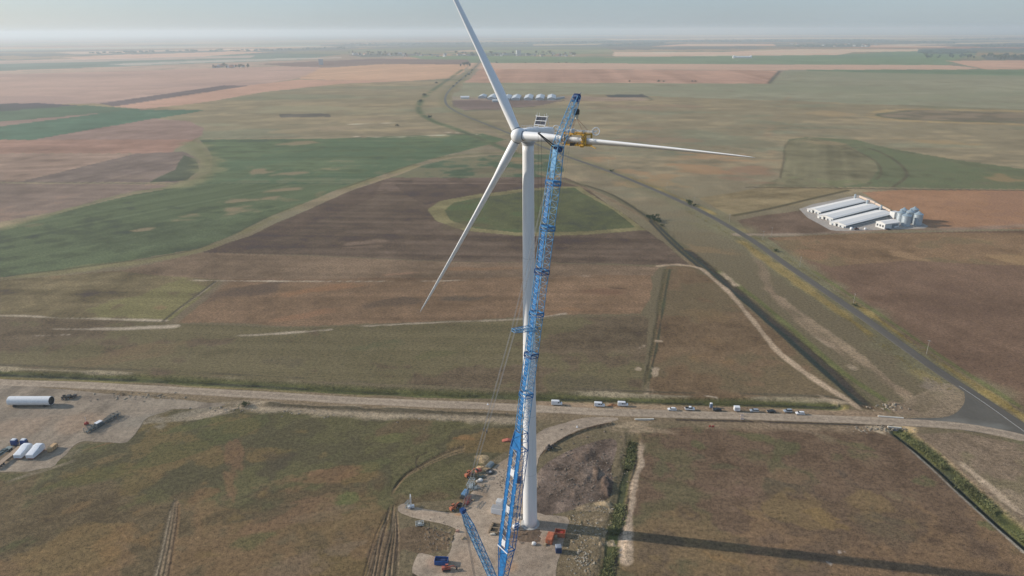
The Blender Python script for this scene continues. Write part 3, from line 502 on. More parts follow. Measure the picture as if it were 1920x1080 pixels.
for x, y, rx, ry, c in ((360, 772, 70, 9, (136, 128, 112)), (430, 768, 60, 7, (146, 134, 116)), (300, 800, 26, 12, (122, 116, 100)), (245, 835, 22, 5, (118, 104, 82)), (130, 852, 20, 6, (104, 98, 78)), (60, 890, 60, 4, (124, 114, 96)), (560, 775, 60, 5, (146, 132, 112))): patch(x, y, rx, ry, c, .7)
for x, y, rx, ry, c in ((1230, 806, 50, 6, (140, 122, 98)), (1150, 800, 20, 8, (140, 124, 100)), (1170, 830, 14, 14, (124, 108, 84)), (1480, 803, 90, 4, (128, 112, 92)), (1090, 815, 30, 7, (116, 102, 80)), (1030, 828, 18, 10, (134, 120, 96)), (1160, 850, 8, 22, (118, 106, 82)), (1066, 985, 8, 24, (110, 98, 80))): patch(x, y, rx, ry, c, .6, rough=1.6)
# small roughness of the soil itself, close to the site
nz = (1 - sstep(DIST, 300, 700)); Z += (0.10 * N4 + 0.05 * N5) * nz
def bury(P, hw, fade):
    """keep the earth just below a road or pad so that it never pokes through"""
    a = np.array(P); lo, hi = a.min(0) - hw - fade, a.max(0) + hw + fade
    i = np.nonzero((X > lo[0]) & (X < hi[0]) & (Y > lo[1]) & (Y < hi[1]))[0]
    d, _, _ = seg_dist(P, i); w = 1 - sstep(d, hw, hw + fade); Z[i] = Z[i] * (1 - w) - 0.02 * w
def bury_poly(P):
    a = np.array(P); lo, hi = a.min(0), a.max(0)
    i = np.nonzero((X > lo[0]) & (X < hi[0]) & (Y > lo[1]) & (Y < hi[1]))[0]
    i = i[inside(P, X[i], Y[i])]; Z[i] = np.minimum(Z[i], -0.02)
ROADP = smooth_pts(W2(ROAD), False, 6); GRAVP = smooth_pts(W2(GRAVEL + [(1790, 798), (1880, 812), (1960, 832), (2060, 862)]), False, 6)
PAD = [(1160, 783), (1140, 793), (1100, 803), (1056, 822), (1022, 846), (1009, 872), (1008, 905), (1006, 960), (1064, 968), (1060, 1000), (1050, 1040), (1038, 1100), (1030, 1260), (700, 1260), (790, 1100), (772, 1075), (780, 1045), (792, 1036), (830, 1046), (846, 1030), (851, 1005), (855, 990), (800, 976), (756, 966), (744, 955), (756, 945), (800, 953), (848, 962), (866, 953), (880, 930), (900, 900), (930, 872), (960, 852), (982, 838), (1004, 818), (1030, 800), (1064, 790), (1100, 783)]
YARD = [(-420, 722), (-100, 722), (0, 724), (120, 731), (220, 741), (320, 748), (420, 757), (400, 764), (330, 768), (280, 782), (256, 806), (238, 829), (200, 831), (160, 829), (132, 842), (112, 862), (96, 877), (40, 882), (0, 884), (-120, 892), (-420, 930)]
APRON = [(1700, 785), (1765, 783), (1796, 772), (1809, 752), (1806, 734), (1798, 722), (1850, 755), (1940, 814), (2080, 912), (2080, 960), (1935, 836), (1860, 815), (1780, 803), (1690, 798)]
PADP, YARDP, APRP = [smooth_pts(W2(p), True, 3) for p in (PAD, YARD, APRON)]
bury(ROADP, 4.1, 3); bury(GRAVP, 5.2, 2); 
for p in (PADP, YARDP, APRP): bury_poly(p)

_l = (C3 @ np.array((.25, .6, .15), np.float32))[:, None]; C3 = C3 * .8 + _l * .2 * np.array((1.03, 1.0, .93), np.float32)
# painted colours are what the air lets through; take part of the air away, some haze stays in the colour
T = np.exp(-0.00005 * np.hypot(DIST, CAM_H))[:, None]; hc = np.asarray(HAZE_C, np.float32)
A = (C3 - hc * (1 - T)) / np.maximum(T, 0.22) / KILL
low = np.asarray((0.035, 0.045, 0.035), np.float32); A = np.clip(A, low, 0.62)
A = A.astype(np.float32)
me = bpy.data.meshes.new('ground'); nv = NR * NC
me.vertices.add(nv); me.vertices.foreach_set('co', np.stack([X, Y, Z], 1).astype(np.float32).ravel())
i = np.arange(NR - 1)[:, None] * NC; j = np.arange(NC)[None, :]; jn = (np.arange(NC) + 1) % NC
q = np.stack([i + j, i + jn[None, :], i + NC + jn[None, :], i + NC + j], -1).reshape(-1, 4)
cen = np.arange(NC) + (NR - 1) * NC                                # close the disc under the drone
nf = q.shape[0]
me.loops.add(nf * 4 + NC); me.loops.foreach_set('vertex_index', np.concatenate([q.ravel(), cen]).astype(np.int32))
me.polygons.add(nf + 1); me.polygons.foreach_set('loop_start', np.concatenate([np.arange(nf) * 4, [nf * 4]]).astype(np.int32))
me.update(); 
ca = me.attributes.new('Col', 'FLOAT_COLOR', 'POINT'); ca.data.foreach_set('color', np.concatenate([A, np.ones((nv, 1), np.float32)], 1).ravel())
me.polygons.foreach_set('use_smooth', np.ones(nf + 1, bool))
bm_flip = me.polygons[nf // 2].normal.z < 0
if bm_flip: me.flip_normals()
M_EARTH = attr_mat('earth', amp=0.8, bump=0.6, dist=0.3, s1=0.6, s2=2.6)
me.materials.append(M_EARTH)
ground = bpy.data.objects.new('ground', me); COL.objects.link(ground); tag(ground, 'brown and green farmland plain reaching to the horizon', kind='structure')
GZ = Z.reshape(NR, NC)
del q, A, T

def ribbon(name, P, hw, z, rgb, m, label, n=9, crown=0.06, jit=0.5, seed=3, streak=0.0, edge=None, skirt=0.35):
    """a road laid on the plain with ragged edges and wheel-worn colour across it"""
    Q = [P[0]]
    for a, b in zip(P, P[1:]):
        L = math.hypot(b[0] - a[0], b[1] - a[1]); st = max(3.0, min(40, math.hypot(*a) * 0.006)); k = max(1, int(L / st))
        Q += [(a[0] + (b[0] - a[0]) * t / k, a[1] + (b[1] - a[1]) * t / k) for t in range(1, k + 1)]
    Q = np.array(Q); tn = np.gradient(Q, axis=0); tn /= np.linalg.norm(tn, axis=1)[:, None]; nr = np.stack([-tn[:, 1], tn[:, 0]], 1)
    s = np.linspace(-1, 1, n); h = hw if np.ndim(hw) else np.full(len(Q), hw)
    l = np.cumsum(np.concatenate([[0], np.linalg.norm(np.diff(Q, axis=0), axis=1)]))
    ej = [jit * fbm(l, l * 0 + k * 37.0, 14, 4, seed + k) for k in (1, 2)]
    vs = []; cs = []
    base = np.asarray(lin(rgb)) / KILL
    for k in range(n):
        e = h + (ej[0] if s[k] < 0 else ej[1]) * abs(s[k])
        p = Q + nr * (s[k] * e)[:, None]; zz = np.full(len(Q), z + crown * (1 - s[k] ** 2))
        if k in (0, n - 1): zz -= skirt
        vs.append(np.concatenate([p, zz[:, None]], 1))
        v = 1 + 0.10 * fbm(l * 0.15, l * 0 + s[k] * 9, 3, 4, seed + 9) + streak * (1 if abs(abs(s[k]) - 0.45) < 0.15 else -0.4) + 0.14 * fbm(p[:, 0], p[:, 1], 25, 4, seed + 4)
        c = base[None, :] * v[:, None]
        if edge is not None and abs(s[k]) > 0.8: c = np.asarray(lin(edge))[None, :] / KILL * v[:, None]
        cs.append(c)
    V = np.stack(vs, 1).reshape(-1, 3); Cc = np.clip(np.stack(cs, 1).reshape(-1, 3), 0.02, 0.6)
    m_ = len(Q); f = [(a * n + k, a * n + k + 1, (a + 1) * n + k + 1, (a + 1) * n + k) for a in range(m_ - 1) for k in range(n - 1)]
    me = bpy.data.meshes.new(name); me.from_pydata(V.tolist(), [], f)
    at = me.attributes.new('Col', 'FLOAT_COLOR', 'POINT'); at.data.foreach_set('color', np.concatenate([Cc, np.ones((len(Cc), 1))], 1).astype(np.float32).ravel())
    if me.polygons[0].normal.z < 0: me.flip_normals()
    me.materials.append(m); o = bpy.data.objects.new(name, me); COL.objects.link(o); return tag(o, label, kind='structure')
def slab(name, P, z, rgb, m, label, spots=(), cell=1.5, seed=5, jit=0.8, var=0.13, streak=None):
    """a levelled area with an uneven rim; its colour worn by traffic"""
    a = np.array(P); d = np.hypot(a[:, 0], a[:, 1]).mean()
    pts = []
    for p, q in zip(P, P[1:] + P[:1]):
        L = math.hypot(q[0] - p[0], q[1] - p[1]); k = max(1, int(L / cell))
        pts += [(p[0] + (q[0] - p[0]) * t / k, p[1] + (q[1] - p[1]) * t / k) for t in range(k)]
    pa = np.array(pts); pa = pa + np.stack([fbm(pa[:, 0], pa[:, 1], 12, 5, seed), fbm(pa[:, 0], pa[:, 1], 12, 5, seed + 1)], 1) * jit
    lo, hi = pa.min(0), pa.max(0); gx, gy = np.meshgrid(np.arange(lo[0], hi[0], cell), np.arange(lo[1], hi[1], cell)); gx, gy = gx.ravel(), gy.ravel()
    gx = gx + fbm(gx, gy, cell * 2, 1, 2) * cell * .3; ins = inside([tuple(p) for p in pa], gx, gy)
    g = np.stack([gx[ins], gy[ins]], 1); bd = np.full(len(g), 9e9)
    for k in range(0, len(pa)): bd = np.minimum(bd, (g[:, 0] - pa[k, 0]) ** 2 + (g[:, 1] - pa[k, 1]) ** 2)
    g = g[bd > (cell * .5) ** 2]
    from mathutils.geometry import delaunay_2d_cdt
    allp = [Vector(p) for p in pa] + [Vector(p) for p in g]; nb = len(pa)
    vo, eo, fo, _, _, _ = delaunay_2d_cdt(allp, [(k, (k + 1) % nb) for k in range(nb)], [], 1, 1e-5)
    V = np.array([(v.x, v.y) for v in vo])
    base = np.asarray(lin(rgb)) / KILL
    v = 1 + var * (fbm(V[:, 0], V[:, 1], 30, 5, seed + 3) + 0.8 * fbm(V[:, 0], V[:, 1], 7, 4, seed + 8))
    if streak:
        u = (G(*streak[1]) - G(*streak[0])).normalized(); v += streak[2] * fbm(-V[:, 0] * u.y + V[:, 1] * u.x, (V[:, 0] * u.x + V[:, 1] * u.y) * .06, 5, 5, seed + 6)
    Cc = base[None, :] * v[:, None]
    for (x, y, rx, ry, c, st) in spots:
        cpt = G(x, y); ex = (G(x + rx, y) - cpt).length; ey = (G(x, y - ry) - cpt).length
        r = np.hypot((V[:, 0] - cpt.x) / ex, (V[:, 1] - cpt.y) / ey); w = sstep(1 - r + .5 * fbm(V[:, 0], V[:, 1], 10, 4, seed + 2), 0, .6) * st
        Cc = Cc * (1 - w[:, None]) + np.asarray(lin(c)) / KILL * w[:, None]
    zz = z + .03 * fbm(V[:, 0], V[:, 1], 6, 3, seed + 11)
    me = bpy.data.meshes.new(name); me.from_pydata(np.concatenate([V, zz[:, None]], 1).tolist(), [], [tuple(f) for f in fo])
    at = me.attributes.new('Col', 'FLOAT_COLOR', 'POINT'); at.data.foreach_set('color', np.concatenate([np.clip(Cc, .02, .6), np.ones((len(Cc), 1))], 1).astype(np.float32).ravel())
    if sum(p.normal.z for p in me.polygons) < 0: me.flip_normals()
    me.materials.append(m); o = bpy.data.objects.new(name, me); COL.objects.link(o); return tag(o, label, kind='structure')
M_ASPH = attr_mat('asphalt', amp=0.16, bump=0.15, dist=.05, s1=.5, s2=6, rough=.85)
M_GRAV = attr_mat('gravel', amp=0.5, bump=0.4, dist=.12, s1=.45, s2=3)
_rw = 4.0
ribbon('asphalt_road', ROADP, _rw, .09, (84, 82, 77), M_ASPH, 'grey asphalt country road crossing the plain to the junction', jit=.25, streak=.04)
ribbon('gravel_road', GRAVP, 4.4, .07, (142, 131, 116), M_GRAV, 'pale gravel site road running past the turbine', jit=.7, streak=.12, edge=(142, 126, 106))
slab('asphalt_junction', APRP, .045, (85, 84, 79), M_ASPH, 'fan-shaped dark asphalt apron where the site road meets the country road', var=.16, spots=((1850, 800, 60, 8, (108, 110, 106), .7), (1780, 790, 50, 8, (112, 112, 106), .6)), cell=2.5)
wl_ = MB()
_e = smooth_pts(W2([(1798, 724), (1850, 759), (1935, 820)]), False, 8)
for a, b in zip(_e, _e[1:]):
    d_ = Vector((b[0] - a[0], b[1] - a[1], 0)).normalized(); n_ = Vector((-d_.y, d_.x, 0)) * .12
    wl_.add([Vector((*a, .165)) - n_, Vector((*b, .165)) - n_, Vector((*b, .165)) + n_, Vector((*a, .165)) + n_], [(0, 1, 2, 3)])
tag(wl_.build('edge_line', mat('road_paint', (.55, .55, .52), .7)), 'white painted edge line across the mouth of the junction', kind='structure')
slab('crane_pad', PADP, .06, (141, 130, 116), M_GRAV, 'levelled gravel hardstand around the turbine with its curved access track', cell=1.2, jit=1.6, var=.2, streak=((900, 900), (1000, 830), .36), spots=((975, 1040, 60, 60, (134, 123, 110), .6), (905, 930, 20, 20, (122, 108, 92), .6), (880, 1000, 18, 24, (124, 110, 94), .6), (1020, 985, 30, 10, (126, 112, 98), .6), (950, 1015, 20, 10, (112, 98, 82), .6), (1000, 1060, 24, 12, (122, 110, 96), .6), (950, 870, 16, 14, (124, 110, 92), .6), (870, 1060, 40, 40, (138, 122, 106), .6), (812, 1055, 22, 16, (152, 130, 112), .7), (800, 964, 50, 8, (150, 136, 120), .6), (960, 1010, 40, 20, (142, 122, 106), .5), (860, 965, 12, 5, (168, 120, 70), .6), (955, 1062, 22, 14, (156, 130, 104), .8)))
slab('storage_yard', YARDP, .06, (129, 120, 107), M_GRAV, 'gravel laydown yard with pale wheel tracks beside the site road', cell=1.8, jit=3.0, var=.2, streak=((40, 860), (200, 740), .5), spots=((40, 800, 60, 30, (140, 122, 104), .5), (150, 790, 60, 20, (146, 126, 106), .5), (60, 772, 60, 14, (112, 108, 100), .5), (260, 790, 50, 16, (122, 118, 108), .6), (180, 745, 50, 6, (98, 90, 80), .6), (330, 757, 70, 8, (138, 130, 116), .5)))

# ------------------------------------------------------------------ the hazy air
hz = MB(); hz.box((0, 0, 113), (136000, 136000, 238))
haze = hz.build('haze', None); haze.data.materials.clear()
hm = bpy.data.materials.new('hazy_air'); hm.use_nodes = True; nt = hm.node_tree
for n_ in list(nt.nodes): nt.nodes.remove(n_)
pv = nt.nodes.new('ShaderNodeVolumePrincipled'); ho = nt.nodes.new('ShaderNodeOutputMaterial'); nt.links.new(pv.outputs[0], ho.inputs['Volume'])
pv.inputs['Color'].default_value = (.80, .90, .96, 1); pv.inputs['Density'].default_value = HAZE_S; pv.inputs['Anisotropy'].default_value = 0.24
haze.data.materials.append(hm); tag(haze, 'thin blue-grey haze over the plain', kind='stuff')

# ------------------------------------------------------------------ wind turbine
WHITE = mat('tower_white', (.74, .75, .75), .45, var=.05, scale=1.1, stretch=(1, 1, .03)); WHITE2 = mat('blade_white', (.76, .77, .77), .4, var=.03, scale=.1)
DARK = mat('dark_rubber', (.03, .032, .035), .7); STEEL = mat('galvanised_steel', (.36, .38, .4), .5, .3, var=.2, scale=2)
CONC = mat('concrete', (.42, .41, .38), .9, var=.2, scale=1.2, bump=.2); GREYP = mat('grey_paint', (.42, .44, .46), .5)
TB = G(994, 983); TOWER_H = 117.3 * SCL
turbine = thing('wind_turbine', 'white three-bladed wind turbine on the gravel hardstand, one blade held by a yoke', 'wind turbine', TB)
RB, RT = 2.82, 1.82
def tower_r(z): return RB + (RT - RB) * (z / TOWER_H) ** 0.8 if z > 0 else RB
tb = MB(); prof = []
for k in range(61):
    z = TOWER_H * k / 60; prof.append((tower_r(z), z))
tb.lathe((0, 0, 0), prof, n=64)
tb.cur = 1; sm = tb
for z in (.28, 24.5, 50, 79, 111): sm.lathe((0, 0, 0), [(tower_r(z) + .004, z - .05), (tower_r(z) + .02, z - .05), (tower_r(z) + .02, z + .05), (tower_r(z) + .004, z + .05)], n=64, caps=False)
tw = tb.build('tower', [WHITE, GREYP], turbine, smooth=True)
dm = MB(); dm.box((RB - .02, 0, 1.9), (.12, 1.0, 2.3)); do = dm.build('door', GREYP, tw, bevel=.04); do.rotation_euler.z = radians(200)
pl = MB(); pl.lathe((0, 0, 0), [(3.75, -.25), (3.75, .34), (3.6, .42), (RB + .01, .42), (RB + .01, .2)], n=64, caps=False); pl.build('foundation_collar', CONC, turbine)
PSI, TH, TILT, BL = radians(-122.6), radians(1.05), radians(5), 58.2 * SCL
va = Vector((cos(PSI) * cos(TILT), sin(PSI) * cos(TILT), sin(TILT))); vu = Vector((0, 0, 1)).cross(va).normalized(); vv = va.cross(vu)
HUB = Vector((0, 0, TOWER_H + 2.3 * SCL)) + va * (4.25 * SCL)          # relative to the tower foot
RM = Matrix((vu, vv, va)).transposed()                                  # x along the right blade, z up the wind
hubo = MB(); P_ = lambda p: HUB + RM @ Vector(p)
ring = []
for r, z in ((0.05, 2.55), (.7, 2.47), (1.3, 2.2), (1.8, 1.75), (2.12, 1.15), (2.28, .4), (2.3, -.6), (2.2, -1.3), (2.05, -1.75), (1.9, -1.95)):
    ring.append([P_((cos(2 * pi * i / 40) * r, sin(2 * pi * i / 40) * r, z)) for i in range(40)])
hubo.loft(ring); hub = hubo.build('hub', WHITE2, turbine, smooth=True)
def chord(r):
    t = r / BL
    for (a, c1), (b, c2) in zip(CH, CH[1:]):
        if a <= t <= b: s = (t - a) / (b - a); return c1 + (c2 - c1) * s
    return CH[-1][1]
CH = [(0, 2.75), (.045, 2.75), (.1, 3.3), (.16, 4.15), (.21, 4.3), (.3, 3.85), (.42, 3.15), (.55, 2.65), (.7, 2.15), (.85, 1.65), (.94, 1.25), (.98, .85), (1, .2)]
def blade(k, droop, pitch=0.0):
    ang = TH + k * 2 * pi / 3; d = vu * cos(ang) + vv * sin(ang); t0 = va.cross(d).normalized()
    b = MB(); rings = []; n = 28
    st = [1.6, 2.2, 3, 4.2] + [BL * x for x in (.08, .11, .14, .17, .21, .26, .32, .4, .48, .56, .64, .72, .8, .87, .92, .95, .97, .985, .995, 1)]
    for r in st:
        f = r / BL; c = chord(r); rnd = max(0, min(1, 1 - (f - .045) / .15)); th = c * (rnd * 1.0 + (1 - rnd) * (.56 - .2 * min(1, f)))
        th = min(th, 2.75)
        tw_ = pitch + radians(14) * (1 - f) ** 2 * (1 - rnd * .8); ca = va * cos(tw_) + t0 * sin(tw_); ta = -va * sin(tw_) + t0 * cos(tw_)
        cen = HUB + d * (r) + va * (sin(radians(2.6)) * r + 1.2 * f * f) + droop * (f * f)
        pts = []
        for i in range(n):
            a = 2 * pi * i / n; x = cos(a); y = sin(a)
            xe = (x - (1 - rnd) * .38) * c / 2             # leading edge up the wind
            sh = rnd + (1 - rnd) * (0.5 * (1 + x)) ** 0.4 if x < 1 else 1
            pts.append(cen + ca * xe + ta * (y * th / 2 * (rnd + (1 - rnd) * sh)))
        rings.append(pts)
    b.loft(rings); o = b.build('blade', WHITE2, turbine, smooth=True)
    cb = MB(); q = HUB + d * 1.75 + va * .08
    u1 = d.orthogonal().normalized(); u2 = d.cross(u1)
    cb.loft([[q + d * h + (u1 * cos(2 * pi * i / 32) + u2 * sin(2 * pi * i / 32)) * rr for i in range(32)] for h, rr in ((0, 1.36), (.0, 1.5), (.35, 1.5), (.35, 1.36))], caps=False)
    cb.build('blade_bearing', mat('bearing_grey', (.2, .21, .22), .6), o); return o, d
bl0, d0 = blade(0, Vector((0, 0, -1.3)), radians(20)); bl1, d1 = blade(1, Vector((0, 0, 0))); bl2, d2 = blade(2, vu * -.8)
# nacelle, behind the hub
na = MB(); prof = [(-1.95, -1.9), (-1.7, -2.2), (1.7, -2.2), (1.95, -1.9), (2.05, .9), (1.9, 1.75), (1.3, 2.1), (-1.3, 2.1), (-1.9, 1.75), (-2.05, .9)]
rings = []
for x, s_ in ((-2.3, .86), (-3.2, .97), (-8, 1), (-15.5, 1), (-18.2, .98), (-18.6, .9)):
    rings.append([HUB + RM @ Vector((a * s_, z * s_ + (.0 if x > -16 else .1), x)) for a, z in prof])
na.loft(rings); nac = na.build('nacelle', WHITE2, turbine, smooth=False)
yb = MB(); yb.lathe((0, 0, TOWER_H - .2), [(1.95, 0), (1.95, .5), (2.1, .6), (2.1, 1.3)], n=40); yb.build('yaw_ring', GREYP, turbine, smooth=False)
def NP(a, b, c): return HUB + RM @ Vector((a, b, c))                   # a across, b up, c up the wind
cf = MB(); cz = -13.4
for a in (-2.0, 2.0):
    cf.tube(NP(a, 2.0, cz + 1.6), NP(a, 5.6, cz), .11, n=6); cf.tube(NP(a, 2.0, cz - 1.6), NP(a, 5.4, cz), .09)
for b in (2.9, 4.2, 5.55): cf.tube(NP(-2.15, b, cz + .1 + (5.6 - b) * .38), NP(2.15, b, cz + .1 + (5.6 - b) * .38), .12)
for a in (-1.9, -1.0, .9, 1.7): cf.tube(NP(a, 5.5, cz), NP(a, 6.7 if abs(a) > .95 else 6.3, cz), .05)
for a in (-2.25, 2.25): cf.tube(NP(a, 5.6, cz), NP(a, 5.95, cz), .16)
cl = cf.build('cooler_frame', WHITE2, nac)
for k in range(2):
    cp = MB()
    for j in range(2):
        a0 = -1.9 + j * 1.95
        for q in range(9): cp.tube(NP(a0 + .05 + q * .205, 3.0 + k * 1.3, cz + 1.0 - k * .5), NP(a0 + .05 + q * .205, 4.1 + k * 1.3, cz + .6 - k * .5), .085, n=4)
        cp.add([NP(a0, 3.0 + k * 1.3, cz + .95 - k * .5), NP(a0 + 1.8, 3.0 + k * 1.3, cz + .95 - k * .5), NP(a0 + 1.8, 4.1 + k * 1.3, cz + .55 - k * .5), NP(a0, 4.1 + k * 1.3, cz + .55 - k * .5)], [(0, 1, 2, 3)])
    cp.build('radiator_panel', mat('radiator', (.24, .23, .24), .7, var=.5, scale=2), cl)
rl = MB()
for a in (-1.75, 1.75):
    for c in np.arange(-4, -11.5, -1.6): rl.tube(NP(a, 1.95, c), NP(a, 2.75, c), .04, n=4)
    rl.tube(NP(a, 2.75, -4), NP(a, 2.75, -10.6), .04, n=4)
rl.box(NP(0, 2.2, -6), (1.4, 1.2, .35)); rl.box(NP(.3, 2.25, -9.4), (1.6, 1.4, .4)); rl.build('roof_rail', WHITE2, nac)

# ------------------------------------------------------------------ crawler crane
BLUE = mat('crane_blue', (.014, .155, .40), .55, var=.25, scale=.8); BLUE2 = mat('crane_sunlit_blue', (.10, .29, .50), .5, var=.3, scale=1.5); BLUED = mat('crane_dark_blue', (.008, .05, .18), .5)  # lattice blue is crane blue paled, its sunlit look put into the colour
WIRE = mat('wire_rope', (.2, .21, .22), .6, .5); WIRED = mat('dark_rope', (.05, .05, .055), .7); PALE = mat('pale_steel', (.62, .66, .7), .5)
YEL = mat('yoke_yellow', (.52, .29, .035), .5, var=.25, scale=1.5); REDS = mat('sling_red', (.25, .06, .04), .8); LGREY = mat('light_grey_paint', (.55, .58, .6), .5)
CB = G(940, 1105, 3.2); YK = TB + HUB + d0 * (16 * SCL)               # boom foot; grip of the yoke on the blade
TIP = Vector((YK.x, YK.y, 129.55 * SCL))
mh = Vector((TIP.x - CB.x, TIP.y - CB.y, 0)); mh.normalize(); nh = Vector((-mh.y, mh.x, 0))
def on_plane(x, y, off=0.0):
    r = Vector(ray(x, y)); c = Vector(CPOS); t = (CB + nh * off - c).dot(nh) / r.dot(nh); return c + r * t
HEAD = on_plane(1046, 274); MAST = on_plane(868, 957); SPR = on_plane(963, 620)
crane = thing('crawler_crane', 'tall blue lattice-boom crawler crane reaching up beside the turbine tower', 'crane', (CB.x, CB.y, 0))
CO = Vector((CB.x, CB.y, 0))
def L_(p): return Vector(p) - CO
def frame(P, Q):
    d = (Q - P).normalized(); w = nh.copy(); h = d.cross(w).normalized()
    if h.dot(mh) > 0: h = -h                                           # h points to the back of the boom
    return d, w, h
def truss(mb, P, Q, w0, h0, w1, h1, bay, rc, rl_, faces=(0, 1, 2, 3), both=True, posts=True, sh=0):
    d, w, h = frame(P, Q); L = (Q - P).length; n = max(1, int(round(L / bay)))
    def c(k, i):
        f = k / n; ww = (w0 + (w1 - w0) * f) / 2; hh = (h0 + (h1 - h0) * f) / 2; s1, s2 = ((-1, -1), (1, -1), (1, 1), (-1, 1))[i % 4]
        return P + d * (L * f) + w * (s1 * ww + sh) + h * (s2 * hh)
    for i in range(4): mb.tube(c(0, i), c(n, i), rc, n=8)
    for k in range(n):
        for i in faces:
            a, b = (i, i + 1) if (k % 2) else (i + 1, i)
            mb.tube(c(k, a), c(k + 1, b), rl_, n=5, caps=False)
            if posts and k: mb.tube(c(k, i), c(k, i + 1), rl_ * .9, n=5, caps=False)
    for i in range(4):
        for k in (0, n): mb.tube(c(k, i), c(k, i + 1), rc * .9, n=6)
BDIR = (HEAD - CB).normalized(); BLN = (HEAD - CB).length
def bp(s): return L_(CB + BDIR * s)
def panel(mb, P, Q, w0, w1, hoff, sh=0, th=.05):
    d, w, h = frame(P, Q)
    vs = []
    for p, ww in ((P, w0), (Q, w1)):
        for t in (0, th):
            for s in (-1, 1): vs.append(p + w * (s * ww / 2 + sh) + h * (hoff + t))
    mb.add(vs, [(0, 1, 3, 2), (4, 6, 7, 5), (0, 2, 6, 4), (1, 5, 7, 3), (0, 4, 5, 1), (2, 3, 7, 6)])
fs = BLN / 118.0                                                       # boom lengths as measured at 118
S1, S2, S3, S4 = 13 * fs, 42 * fs, 45.5 * fs, 110 * fs
# foot
m_ = MB(); truss(m_, bp(0), bp(S1), 1.6, 1.4, 4.6, 3.2, 2.6, .17, .08); panel(m_, bp(4 * fs), bp(S1), 1.6, 4.0, 1.1); m_.build('boom_foot', BLUE, crane)
# twin-string lower boom
lb = MB()
for sgn in (-1, 1):
    truss(lb, bp(S1), bp(S2), 1.5, 3.3, 1.5, 3.3, 2.7, .13, .055, sh=sgn * 1.75)
    panel(lb, bp(S1), bp(S2), 1.35, 1.35, 1.62, sh=sgn * 1.75)
PLW = mat('platform_white', (.7, .72, .74), .5); lb.cur = 1; cr = lb; d_, w_, h_ = frame(bp(S1), bp(S2))
for k in range(13):
    s = S1 + (S2 - S1) * (k + .5) / 13; sl_ = 1.0
    cr.tube(bp(s) - w_ * 1.1 + h_ * 1.72, bp(s + 1.0) + w_ * 1.1 + h_ * 1.72, .09, n=5)
for k in range(9):
    for sgn in (-1, 1): s = S1 + (S2 - S1) * (k + .3) / 9; cr.box(bp(s) + w_ * (sgn * 2.45) + h_ * 1.78, (.3, .3, .3))
lower = lb.build('lower_boom', [BLUE, PALE], crane)
for s in (S1 + 1.2, S1 + 14, S1 + 27.5):
    pm = MB(); panel(pm, bp(s), bp(s + 2.4), 1.7, 1.7, 1.75); pm.build('access_platform', mat('platform_white', (.7, .72, .74), .5), lower)
pm = MB(); pm.tube(bp(S1 - .2) - w_ * 2.6 + h_ * 1.85, bp(S1 + .2) + w_ * 2.6 + h_ * 1.85, .2); pm.build('cross_beam', mat('platform_white', (.7, .72, .74)), lower)
tr = MB(); truss(tr, bp(S2), bp(S3 + 1.5), 5.0, 3.3, 3.0, 3.0, 2.6, .17, .08); panel(tr, bp(S2), bp(S3 + 1.5), 4.8, 2.8, 1.4); tr.build('boom_transition', BLUE, crane)
# upper boom, section by section
nsec = 6; a0 = S3 + 1.5
for k in range(nsec):
    sa = a0 + (S4 - a0) * k / nsec; sb = a0 + (S4 - a0) * (k + 1) / nsec
    u_ = MB(); truss(u_, bp(sa), bp(sb - .12), 3.0, 2.9, 3.0, 2.9, 1.9, .125, .06); sec = u_.build('boom_section', BLUE2, crane)
    wk = MB(); g0 = sa + (1.0 if k else .3); panel(wk, bp(g0), bp(sb - 1.6), 1.7, 1.7, 1.15, sh=.35); wk.cur = 1; tn = wk
    for q in range(8):
        s = sa + (sb - sa) * (q + .5) / 8; tn.tube(bp(s) - w_ * .3 + h_ * 1.5, bp(s + .5) + w_ * 1.1 + h_ * 1.5, .045, n=4)
    wk.build('walkway', [BLUE, PALE], sec)
    cn = MB(); truss(cn, bp(sb - 1.1), bp(sb + .2), 3.2, 3.1, 3.2, 3.1, 1.3, .16, .09); cn.build('section_joint', BLUED if k in (1, 3) else BLUE, sec)
hd = MB(); truss(hd, bp(S4), bp(BLN), 3.0, 2.9, 2.6, 2.4, 1.9, .14, .07); panel(hd, bp(S4 + 1), bp(BLN - 1), 1.8, 1.6, 1.0); hb = hd.build('boom_head', BLUE2, crane)
sh_ = MB()
for q in (-.9, -.3, .3, .9):
    R3 = Matrix((mh, Vector((0, 0, 1)), nh)).transposed(); sh_.lathe((0, 0, q), [(.2, -.1), (.95, -.1), (.95, .1), (.2, .1)], n=18, M=Matrix.Translation(bp(BLN - .8) - h_ * .2) @ R3.to_4x4())
sh_.build('head_sheave', BLUED, hb)
jb = MB(); jt = L_(TIP + Vector((0, 0, .4))) ; truss(jb, bp(BLN), jt, 2.5, 2.3, 1.9, 1.3, 1.7, .12, .065); jib = jb.build('fixed_jib', BLUE2, crane)
jh = MB(); jd, jw, jhh = frame(bp(BLN), jt)
for q in (-.75, -.25, .25, .75): jh.lathe((0, 0, q), [(.15, -.1), (.85, -.1), (.85, .1), (.15, .1)], n=18, M=Matrix.Translation(jt) @ R3.to_4x4())
jh.box(jt - jd * .7, (1.3, 1.3, 1.1)); jh.tube(jt - jd * 1.4 - jw * 1.1, jt - jd * 1.4 + jw * 1.1, .3); jh.tube(jt + jd * .4 - jw * .2, jt + jd * 1.3 - jw * 1.2 , .09); jh.build('jib_head', BLUED, jib)
ms = MB(); mb0 = CB - mh * 1.2 + Vector((0, 0, .3)); ml = (MAST - mb0)
q1, q2 = mb0 + ml * .16, mb0 + ml * .84
